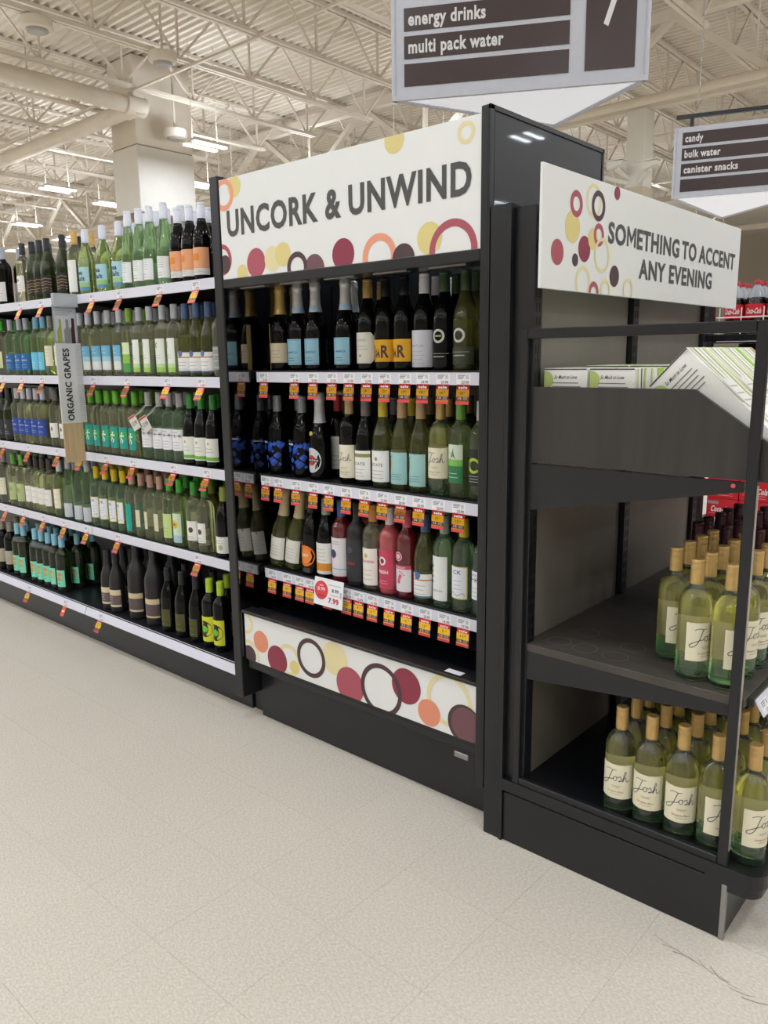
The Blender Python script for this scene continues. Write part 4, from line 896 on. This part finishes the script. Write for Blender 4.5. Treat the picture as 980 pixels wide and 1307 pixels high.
# price tags of the display
DT = [([337, 376, 399.7, 423.7, 445.4, 468, 491, 516.5, 539.5, 565, 591], ['13', '12', '19', '19', '17', '18', '12', '19', '18', '16', '20'], ['21.99', '21.99', '27.99', '27.99', '27.99', '25.99', '20.99', '28.99', '24.99', '24.99', '27.99']),
      ([335.5, 355.6, 378, 400, 420, 442, 465, 488, 511, 534.5, 559, 585], ['14', '14', '14', '12', '13', '11', '10', '9', '11', '13', '12', '12'], ['21.99', '21.99', '21.99', '20.99', '20.99', '17.99', '12.99', '12.99', '20.99', '20.99', '20.99', '20.99']),
      ([348, 367, 383, 396, 419, 443, 458, 475.5, 497, 519, 542.5, 567, 591], ['10', '10', '10', '10', '9', '12', '9', '6', '6', '12', '12', '9', '11'], ['14.99', '14.99', '14.99', '14.99', '8.99', '20.99', '12.99', '11.99', '11.99', '17.99', '20.99', '14.99', '17.99'])]
for r, (us, ps, rs) in enumerate(DT):
    lastx = -9
    for u, p_, g_ in zip(us, ps, rs):
        zt = DS_[r]-.0405; x = x_at(u, DYR-.006, zt-.03); x = max(x, CXL+.05)
        price_tag(x, DYR-.0042, zt, p_, g_, 'sale tag showing %s 99 on the %s rail of the framed display' % (p_, ['top', 'middle', 'lowest'][r]), 'sale tags of the framed display', .10)
# white offer card on the lowest rail
q0 = on_plane(402, 740, 1, .085); 
cw, ch = .125, .105
q = on_plane(419, 757, 1, .088)
oc = thing('offer_card', (q[0], q[1], q[2]), 'white offer card with red circle fixed over the lowest display rail', 'sign')
f = plane_map(tuple(q), (1, 0, 0), (0, .12, .99), (0, -.99, .12))
part('card', MB().add([f(x, y, o) for o in (0, -.0015) for x, y in ((-.072, -.05), (.072, -.05), (.072, .05), (-.072, .05))], [(0, 1, 2, 3), (7, 6, 5, 4), (0, 4, 5, 1), (1, 5, 6, 2), (2, 6, 7, 3), (3, 7, 4, 0)], False), PAPER, oc)
pp = Print().ring(-.036, .005, .034, 0, '#d8414a', 28).text('save', -.036, .02, .008, '#f4e4e4', .02, 0).text('8.99', -.036, .003, .013, '#f4e4e4', .038, 0).text('save', -.036, -.018, .010, '#6a3a3c', .034, 0)
pp.rect_(-.0, .062, .030, .032, '#a9a9ac').text('8.99', .034, .006, .012, '#3a3a3c', .034, 0).rect_(.012, .05, -.006, -.004, '#9a9a9c').text('7.99', .028, -.034, .019, '#c8343c', .05).rect_(.058, .066, -.01, .012, '#c4c4c8')
mb, ms = pp.to_mb(f, .0006); part('card_print', mb, ms, oc)

# ================================================================== END CAP
EW = 1.26; ED = .63
ec = thing('endcap_display', (.31, .63, 0), 'black end-cap display stand with open tube side frames and wooden shelves', 'display')
part('back_frame', MB().box(-.066, -.002, 0, EW, 0, 1.785, .002), BLACK, ec)
part('back_frame_strip', MB().box(-.012, .0, -.004, .01, 0, 1.785, .001), BLACK, ec)
WX = .045
for a, b in ((.055, .60), (.655, 1.215)): part('back_panel', MB().box(-.002, WX, a, b, .18, 1.72), GREYP, ec)
for yy in (.035, .628, 1.235):
    up = part('upright', MB().box(-.002, WX+.016, yy-.02, yy+.02, .12, 1.775, .001), BLACK, ec)
    sm = MB()
    for k in range(36):
        zz = .5+k*.035
        for s in (-.008, .008): sm.box(WX+.0155, WX+.0168, yy+s-.003, yy+s+.003, zz, zz+.022)
    tag(sub('slots', sm, flat('#050506'), up, ec), kind='stuff')
def frame(y0, y1, which):
    o = part('side_frame', MB().box(.03, .052, y0, y1, .176, 1.472, .002), BLACK, ec)
    for a in (MB().box(.606, .63, y0, y1, .176, 1.472, .002), MB().box(.052, .606, y0, y1, 1.447, 1.472, .002), MB().box(.052, .606, y0, y1, .176, .218, .002)):
        sub('frame_tube', a, BLACK, o, ec)
    return o
nf = frame(0, .018, 'near'); frame(EW-.018, EW, 'far')
sub('painted_lit_edge', MB().box(.6299, .6312, .003, .015, .24, 1.12), mat('frame_side_lit', '#a39e95', .35, metal=.3), nf, ec)  # light grey paints in the brighter lit front face of the post
# base with rounded front corners
part('kick', MB().box(0, .63, .004, EW-.004, 0, .155, .002), BLACK, ec)
def rounded(x0, x1, y0, y1, r, n=6):
    P = [(x0, y0)]
    P += [(x1-r+r*math.sin(t*math.pi/2/n), y0+r-r*math.cos(t*math.pi/2/n)) for t in range(n+1)]
    P += [(x1-r+r*math.cos(t*math.pi/2/n), y1-r+r*math.sin(t*math.pi/2/n)) for t in range(n+1)]
    return P+[(x0, y1)]
part('base_deck', MB().prism(rounded(0, .715, -.004, EW+.004, .045), 2, .165, .200), BLACKG, ec)
part('base_lip', MB().prism(rounded(.58, .705, .002, EW-.002, .04), 2, .135, .166), BLACK, ec)
part('kick_trim', MB().box(.622, .634, .0, .012, 0, .15, .001), STEEL, ec)
# shelf
SZ = .622
s = part('shelf', MB().box(.048, .635, .017, EW-.017, SZ-.022, SZ, .001), WOODS, ec)
for y0 in (.0175, EW-.0275):
    sub('bracket', MB().prism([(.052, SZ-.022), (.61, SZ-.022), (.61, SZ-.048), (.052, SZ-.105)], 1, y0, y0+.01), BLACK, s, ec)
sub('price_rail', MB().add([(.648, .05, SZ-.004), (.648, EW-.05, SZ-.004), (.672, EW-.05, SZ-.044), (.672, .05, SZ-.044), (.645, .05, SZ-.004), (.645, EW-.05, SZ-.004), (.669, EW-.05, SZ-.044), (.669, .05, SZ-.044)], [(0, 1, 2, 3)[::-1], (4, 5, 6, 7), (0, 4, 5, 1), (3, 2, 6, 7), (0, 3, 7, 4), (1, 5, 6, 2)], False), RAILW, s, ec)
sub('shelf_nosing', MB().box(.635, .65, .04, EW-.04, SZ-.022, SZ-.002, .001), BLACK, s, ec)
rings = Print()
for x, y in ((.12, .09), (.20, .085), (.29, .08), (.15, .2), (.3, .17)): rings.ring(x, y, .034, .0325, '#7b766e', 28)
mb, ms = rings.to_mb(lambda x, y, o: (x, y, SZ+o), .0003, .00002); tag(sub('dust_rings', mb, ms, s, ec), kind='stuff')
# tray bin
TZ = 1.128
tb = part('tray', MB().box(.05, .66, .029, EW-.029, TZ, TZ+.012), WOOD, ec)
sidep = [(.052, TZ), (.655, TZ), (.655, 1.205), (.478, 1.325), (.052, 1.325)]
for y0 in (.0178, EW-.0298): sub('side_panel', MB().prism(sidep, 1, y0, y0+.012), WOOD, tb, ec)
sub('front_panel', MB().box(.645, .657, .0297, EW-.0297, TZ, 1.205), WOOD, tb, ec)
for y0 in (.0175, EW-.0275):
    sub('bracket', MB().prism([(.052, TZ-.004), (.60, TZ-.004), (.60, TZ-.026), (.052, TZ-.13)], 1, y0, y0+.01), BLACK, tb, ec)
q = on_plane(939, 619, 1, .032); sub('red_bolt', MB().tube((q[0], .018, q[2]), (q[0], .013, q[2]), .005, 10), flat('#c8545a'), tb, ec)
sub('price_rail', MB().box(.658, .664, .05, EW-.05, TZ+.03, TZ+.07), RAILW, tb, ec)
# sign above
SX = .13; SY0, SY1, SGZ0, SGZ1 = -.075, 1.335, 1.564, 1.848
sg = thing('endcap_sign', (SX, .63, SGZ0), 'long white sign with coloured circles reading something to accent any evening', 'sign')
part('board', MB().box(SX-.008, SX, SY0, SY1, SGZ0, SGZ1, .001), SIGNW, sg)
for yy in (.035, .628, 1.235): part('bracket', MB().box(.055, SX-.008, yy-.01, yy+.01, 1.66, 1.69), BLACK, sg)
fs_ = plane_map((SX, 0, 0), (0, 1, 0), (0, 0, 1), (1, 0, 0))
ps = Print((SY0+.001, SY1-.001, SGZ0+.001, SGZ1-.001))
circles(ps, None, [(758, 256, 22, 17, PAL), (730.5, 289.5, 21, 0, YEL), (735.6, 260, 17.6, 9.5, RED), (711, 321.6, 17, 0, RED), (745.5, 317.8, 17, 0, MAR), (733.7, 331.7, 8.4, 0, DRK), (763.7, 263, 20, 12.7, DRK), (756.5, 305, 14, 0, YEL), (764, 300, 15, 8.4, RED),
  (768, 326, 22.7, 18, PAL), (743.5, 360, 21, 16, PAL), (757, 373.7, 14.5, 8, RED), (783.6, 352.6, 13.8, 0, DRK), (772, 370.6, 14.5, 10, PAL), (787.6, 246.6, 8.7, 0, MAR), (801, 370.6, 15.3, 11, PAL)], 0, SX, 1)
for mb, ms in ps.each(fs_, .0004, .00004): part('circle', mb, ms, sg)
a = on_plane(776, 296, 0, SX); b = on_plane(937.5, 332, 0, SX); c = on_plane(815, 343, 0, SX); d = on_plane(908, 356, 0, SX)
zt = on_plane(777, 310, 0, SX)[2]; zh = on_plane(777, 282, 0, SX)[2]
ps = Print().words('SOMETHING TO ACCENT', a[1], b[1], zt+.002, (zh-zt)*.95, DK).words('ANY EVENING', c[1], d[1], on_plane(815, 354.5, 0, SX)[2], (zh-zt)*.95, DK)
for mb, ms in ps.each(fs_, .0011, .00001): part('word', mb, ms, sg)
# wine boxes in the tray
BXW = mat('box_white', '#f5f3ed', .55, var=.02)
def wine_box(x, y, z, wd, ht, dp, rot, label, group, tones):
    t = thing('wine_box', (x, y, z), label, 'box', group); t.rotation_euler = (0, -rot, 0)
    t_b = link('carton', MB().box(0, wd, 0, dp, 0, ht, .001).mesh('carton', BXW), t)
    f = plane_map((0, 0, 0), (1, 0, 0), (0, 0, 1), (0, -1, 0)); W, H = wd, ht
    pp = Print((.001, W-.001, .001, H-.001)); pp.disc(.004, H*.87, .024, '#b9cc7a', 24).text('So Much to Love', W*.5, H*.885, W*.075, '#3a3836', W*.52, 0, shear=.35)
    for k in range(5): pp.rect_(W*.2, W*(.86 if k % 2 else .8), H*(.835-.04*k), H*(.845-.04*k), '#8e897e')
    pp.rect_(.0015, W-.0015, H-.004, H-.001, '#3a2f30'); mb, ms = pp.to_mb(f, .0006); link('panel_print', mb.mesh('print', ms), t)
    f = plane_map((wd, 0, 0), (0, 1, 0), (0, 0, 1), (1, 0, 0)); pp = Print((.001, dp-.001, .001, H-.001))
    for k in range(7):
        yy = .002+k*.02; pp.poly([(yy, H*.35), (yy+.006, H*.35), (yy-.004, H), (yy-.010, H)], ['#8d8468', '#d6cf9a', '#6f6a58'][k % 3]) if yy < .05 else None
    pp.rect_(dp*.30, dp*.36, 0, H, '#b4c96a').rect_(dp*.55, dp*.6, 0, H, '#cbd79a').rect_(dp*.78, dp-.001, H*.4, H, tones[0]).rect_(dp*.12, dp*.7, H*.3, H*.62, '#e6e2d6')
    for k in range(3): pp.rect_(dp*.2, dp*.62, H*(.36+.08*k), H*(.375+.08*k), '#a9a496')
    mb, ms = pp.to_mb(f, .0006); link('stripe_print', mb.mesh('print', ms), t)
    f = plane_map((0, 0, H), (1, 0, 0), (0, 1, 0), (0, 0, 1)); pp = Print((.001, W-.001, .001, dp-.001))
    pp.rect_(0, W, dp*.5, dp, tones[1]).rect_(0, W, dp*.2, dp*.3, '#c9b98e'); mb, ms = pp.to_mb(f, .0006); link('top_print', mb.mesh('print', ms), t)
    return t
bz = TZ+.012
xs0 = on_plane(694, 490, 1, .055)[0]; xs1 = on_plane(749, 490, 1, .055)[0]; xs2 = on_plane(752, 490, 1, .055)[0]; xs3 = on_plane(810, 490, 1, .055)[0]
bh = on_plane(720, 470, 1, .055)[2]-bz
wine_box(xs0, .055, bz, xs1-xs0, bh, .17, 0, 'white upright wine box against the tray back in the wooden tray', 'boxes in the wooden tray', ('#a9cf4a', '#c7d98e'))
wine_box(xs2, .055, bz, xs3-xs2, bh, .17, 0, 'white upright wine box between another upright box and the leaning boxes', 'boxes in the wooden tray', ('#a9cf4a', '#c7d98e'))
for k, nm in enumerate(('lime-topped wine box behind the upright boxes in the wooden tray', 'lime-topped wine box farther back in the wooden tray')):
    wine_box(xs0+.127*k+.022, .245, bz, .125, bh+.004, .17, 0, nm, 'boxes in the wooden tray', ('#a9cf4a', '#9fd02c'))
pA = on_plane(828, 493, 1, .056); pB = on_plane(876, 443, 1, .056)
wl = math.hypot(pB[0]-pA[0], pB[2]-pA[2]); rot = math.atan2(pB[2]-pA[2], pB[0]-pA[0]); hl = (pA[2]-bz)/math.cos(rot)
for k in range(4):
    ox = pA[0]+math.sin(rot)*hl; oz = pA[2]-math.cos(rot)*hl
    wine_box(ox, .056+.118*k, oz, wl, hl, .114, rot, 'white wine box tilted in the tray front, '+['first beside the grey tray side', 'second from the grey tray side', 'third from the grey tray side', 'fourth from the grey tray side'][k], 'boxes in the wooden tray', (['#cfd9a0', '#cfd9a0', '#9fd02c', '#b59a70'][k], ['#e2dccb', '#dbe3b4', '#c2a882', '#9fd02c'][k]))
# white wine bottles on the end cap
def ecb(k, x, y, z, rz, lab, grp): bottle(k, x, y, z, lab, grp, rz=rz)
JL = 'green-yellow bottle with gold cap'
kind('redwine', 'burg', 'dark', '#42141d', 'dark red wine bottle with burgundy cap', .03, .12, .09, '#cdbfa6', LN())
random.seed(9)
for yi in range(5):                              # shelf
    for xi, x in enumerate((.407, .490, .573)):
        if xi == 0 and yi == 0: continue
        y = .078+.086*yi+(.0 if xi else 0); ecb('josh', x+random.uniform(-.0015, .0015), y, SZ, 1.1+random.uniform(-.15, .25), JL+(' on end-cap shelf, '+(['', 'first along the open frame', 'second along the open frame'][xi] if yi == 0 else 'behind its leading row')), 'end-cap shelf bottles')
for yi in range(5):
    for xi, x in enumerate((.33, .415, .50, .585)):
        y = .52+.09*yi; ecb('redwine', x+random.uniform(-.004, .004), y, SZ, math.pi/2, KIND['redwine']['desc']+' at the back of the end-cap shelf', 'end-cap red wine bottles')
for yi in range(5):                              # base deck
    for xi, x in enumerate((.327, .4095, .492, .5745, .657)):
        y = (.0625, .0605, .0595, .0605, .068)[xi]+.088*yi
        face = (yi == 0 and xi < 3)
        ecb('josh', x+random.uniform(-.001, .001), y, .200, (.12 if xi < 2 else .35) if face else 1.0+random.uniform(-.1, .2), JL+' on end-cap deck, '+(['first', 'second', 'third', 'fourth', 'fifth'][xi]+' from the empty space' if yi == 0 else 'behind its leading row'), 'end-cap base deck bottles')
for yi in range(4):
    for xi, x in enumerate((.36, .45, .54, .63)):
        ecb('redwine', x, .55+.09*yi, .200, math.pi/2, KIND['redwine']['desc']+' on the end-cap base deck', 'end-cap red wine bottles')
for (x, y) in ((.16, .62), (.25, .66)): ecb('taupetop', x, y, .2, math.pi/2, 'dark bottle with taupe cap in the back corner of the end-cap base deck', 'end-cap corner bottles')
# tags on the end-cap front
for z_, y_, xx, nm in ((SZ-.044, .085, .6725, 'shelf'), (TZ+.03, .10, .6643, 'tray'), (.165, .09, .7153, 'base deck')):
    price_tag(xx, y_, z_, '12', '17.99', 'sale tag hanging at the front of the end-cap %s' % nm, 'sale tags on the end cap', .3, math.pi/2, slope=.54 if nm == 'shelf' else 0)

# ================================================================== HANGING AISLE SIGNS
def aisle_sign(A, B, Cc, z0, ht, label, rows, number, hp_, mg=.066, gp=.024):
    A, B, Cc = (np.array((p[0], p[1], 0.0)) for p in (A, B, Cc))
    t = thing('aisle_sign', (float((A+B+Cc)[0]/3), float((A+B+Cc)[1]/3), z0), label, 'sign', 'hanging aisle signs')
    bev = .02
    def face(p, q):
        e = (q-p); L = np.linalg.norm(e); e /= L; n = np.array((e[1], -e[0], 0.0)); return e, n, L
    mb = MB().prism([tuple(A[:2]), tuple(B[:2]), tuple(Cc[:2])], 2, z0+.015, z0+ht); body = part('body', mb, SGREY, t)
    ctr = (A+B+Cc)/3; ins = [tuple((ctr+(p-ctr)*.955)[:2]) for p in (A, B, Cc)]
    part('bottom_diffuser', MB().prism(ins, 2, z0+.008, z0+.016), DIFF, t)
    fr = MB()
    for p, q in ((A, B), (B, Cc), (Cc, A)): fr.bar((p[0], p[1], z0+.012), (q[0], q[1], z0+.012), .022, .024)
    part('bottom_rim', fr, SGREY, t)
    for p in (A, B, Cc): part('corner_post', MB().tube((p[0], p[1], z0), (p[0], p[1], z0+ht), .012, 8), SGREY, t)
    for p, q in ((A, B), (B, Cc), (Cc, A)):
        e, n, L = face(p, q); f = plane_map((p[0], p[1], z0), e, (0, 0, 1), n)
        sc_ = L/1.24; wnum = .235*sc_ if number else 0; x1 = L-.055-(wnum+.075*sc_ if number else 0)
        z = mg
        for tx_ in rows[::-1]:
            m_ = MB(); m_.add([f(x, y, o) for o in (.0005, .004) for x, y in ((.055, z), (x1, z), (x1, z+hp_), (.055, z+hp_))], [(0, 1, 2, 3)[::-1], (4, 5, 6, 7), (0, 1, 5, 4), (1, 2, 6, 5), (2, 3, 7, 6), (3, 0, 4, 7)], False)
            o = part('name_strip', m_, BROWN, t)
            if tx_:
                v_, _ = TXT[(tx_, 1)]; mb, ms = Print().text(tx_, .055+.022, z+hp_*.24, hp_*.58, '#e4e2e0', hp_*.285*len(tx_), align='l').to_mb(f, .0046); sub('lettering', mb, ms, o, t)
            z += hp_+gp
        if number:
            z1 = ht-.06; m_ = MB(); x2 = L-.055-wnum; m_.add([f(x, y, o) for o in (.0005, .004) for x, y in ((x2, mg), (L-.055, mg), (L-.055, z1), (x2, z1))], [(0, 1, 2, 3)[::-1], (4, 5, 6, 7), (0, 1, 5, 4), (1, 2, 6, 5), (2, 3, 7, 6), (3, 0, 4, 7)], False)
            o = part('number_panel', m_, BROWN, t); mb, ms = Print().text('7', (x2+L-.055)/2, mg+.2, .15, '#e8e6e4', .08).to_mb(f, .0046); sub('lettering', mb, ms, o, t)
    for p in (A, B): part('hanger_cable', MB().tube((p[0]+(ctr-p)[0]*.3, p[1]+(ctr-p)[1]*.3, z0+ht), (p[0]+(ctr-p)[0]*.3, p[1]+(ctr-p)[1]*.3, RZ), .004, 6), STEEL, t)
    return t
Z7 = 2.7
A, B, Cc = on_plane(503, 130, 2, Z7), on_plane(824, 103, 2, Z7), on_plane(708, 162, 2, Z7)
aisle_sign(A, B, Cc, Z7, .86, 'grey three-sided hanging aisle sign numbered seven listing energy drinks', ['energy drinks', 'energy drinks', 'multi pack water', ''][1:], True, .105)
A = on_plane(858, 254, 2, Z7); e = on_plane(980, 244, 2, Z7)-A; e /= np.linalg.norm(e); B = A+e*1.24; Cc = on_plane(920, 279, 2, Z7)
cs = aisle_sign(A, B, Cc, Z7, .56, 'grey three-sided hanging aisle sign listing candy and canister snacks', ['candy', 'bulk water', 'canister snacks', ''], False, .098, .050, .025)
part('hanging_bar', MB().bar((A[0], A[1], Z7+.64), (B[0], B[1], Z7+.64), .03), BLACK, cs)
for tt in (.1, .9): part('bar_drop', MB().bar(tuple(A[:2]+(B-A)[:2]*tt)+(Z7+.56,), tuple(A[:2]+(B-A)[:2]*tt)+(Z7+.64,), .025), BLACK, cs)

# ================================================================== SOFT DRINK RACK behind the end cap
CY = 3.0
rk = thing('drink_rack', (.3, CY+.3, 0), 'black soft drink rack with white rails standing beyond the end cap', 'rack')
RXa, RXb = -.55, 1.2
for xx in (RXa, (RXa+RXb)/2+.0, RXb): part('post', MB().box(xx-.02, xx+.02, CY, CY+.04, 0, 1.75, .002), BLACK, rk)
part('back_panel', MB().box(RXa, RXb, CY+.55, CY+.57, 0, 1.62), BLACK, rk)
for z in (.10, .42, .88, 1.49):
    s = part('shelf', MB().box(RXa, RXb, CY+.01, CY+.55, z-.03, z), BLACK, rk); sub('price_rail', MB().box(RXa+.05, RXb-.02, CY-.008, CY+.0, z-.022, z+.016), RAILW, s, rk)
wr = MB(); wr.tube((RXa+.03, CY+.02, 1.605), (RXb, CY+.02, 1.605), .004, 6)
for k in range(14): wr.tube((RXa+.05+k*.12, CY+.02, 1.49), (RXa+.05+k*.12, CY+.02, 1.66), .0035, 6)
part('wire_guard', wr, WHITE, rk)
COLA = [(.045, 0), (.052, .006), (.055, .02), (.053, .10), (.055, .13), (.055, .19), (.050, .225), (.036, .262), (.020, .285), (.014, .295), (.014, .30)]
cm = MB().lathe(COLA[:7], 18).mesh('cola', G['cola']); cn = MB().lathe([(.050, .225), (.036, .262), (.020, .285), (.014, .295), (.014, .302)], 16).mesh('neck', mat('cola_neck', '#c9ccd2', .12, trans=.5))
cc = MB().lathe([(.0165, .296), (.0165, .318), (.014, .320)], 14).mesh('cap', flat('#b01e2a')); cl = MB().lathe([(.0562, .108), (.0565, .15), (.0562, .188)], 18).mesh('wrap', flat('#c41c2c'))
mb, ms = Print().text('Coca-Cola', 0, .135, .03, '#f2e6e6', .085, shear=.25).rect_(-.02, .03, .118, .121, '#e8b8bc', 4).to_mb(cyl_map(.0567), .0005); ct = mb.mesh('lettering', ms)
for j in range(3):
    for i in range(14):
        x = RXa+.105+i*.117; o = link('cola_bottle', cm); o.location = (x, CY+.10+j*.118, 1.49)
        tag(o, 'dark cola bottle with red label and red cap on the soft drink rack', 'bottle', 'cola bottles on the rack')
        link('neck', cn, o); link('cap', cc, o); l = link('label', cl, o); o.rotation_euler = (0, 0, .25*math.sin(i*3+j))
        link('lettering', ct, l)
cbx = MB().box(-.09, .09, 0, .26, 0, .125, .002).mesh('carton', flat('#c8202c'))
fz = plane_map((0, 0, 0), (1, 0, 0), (0, 0, 1), (0, -1, 0))
mb, ms = Print().text('Coca-Cola', 0, .045, .034, '#f4eaea', .13, shear=.2).rect_(-.07, .06, .032, .035, '#e6a0a6').rect_(-.03, .06, .018, .021, '#e6a0a6').rect_(-.085, -.02, .09, .108, '#9a8f92').to_mb(fz, .0006); cbt = mb.mesh('lettering', ms)
for zi in range(3):
    for i in range(9):
        o = link('drink_carton', cbx); o.location = (RXa+.13+i*.185, CY+.0405, .42+.127*zi)
        tag(o, ['red drink carton at the bottom of a stack on the drink rack', 'red drink carton in the middle of a stack on the drink rack', 'red drink carton on top of a stack on the drink rack'][zi], 'carton', 'red drink cartons')
        link('lettering', cbt, o)
for i in range(14):
    o = link('cola_bottle', cm); o.location = (RXa+.105+i*.117, CY+.14, .88); tag(o, 'dark cola bottle on the shelf under the wire guard of the drink rack', 'bottle', 'cola bottles under the wire guard')
    link('neck', cn, o); link('cap', cc, o); l = link('label', cl, o); link('lettering', ct, l)
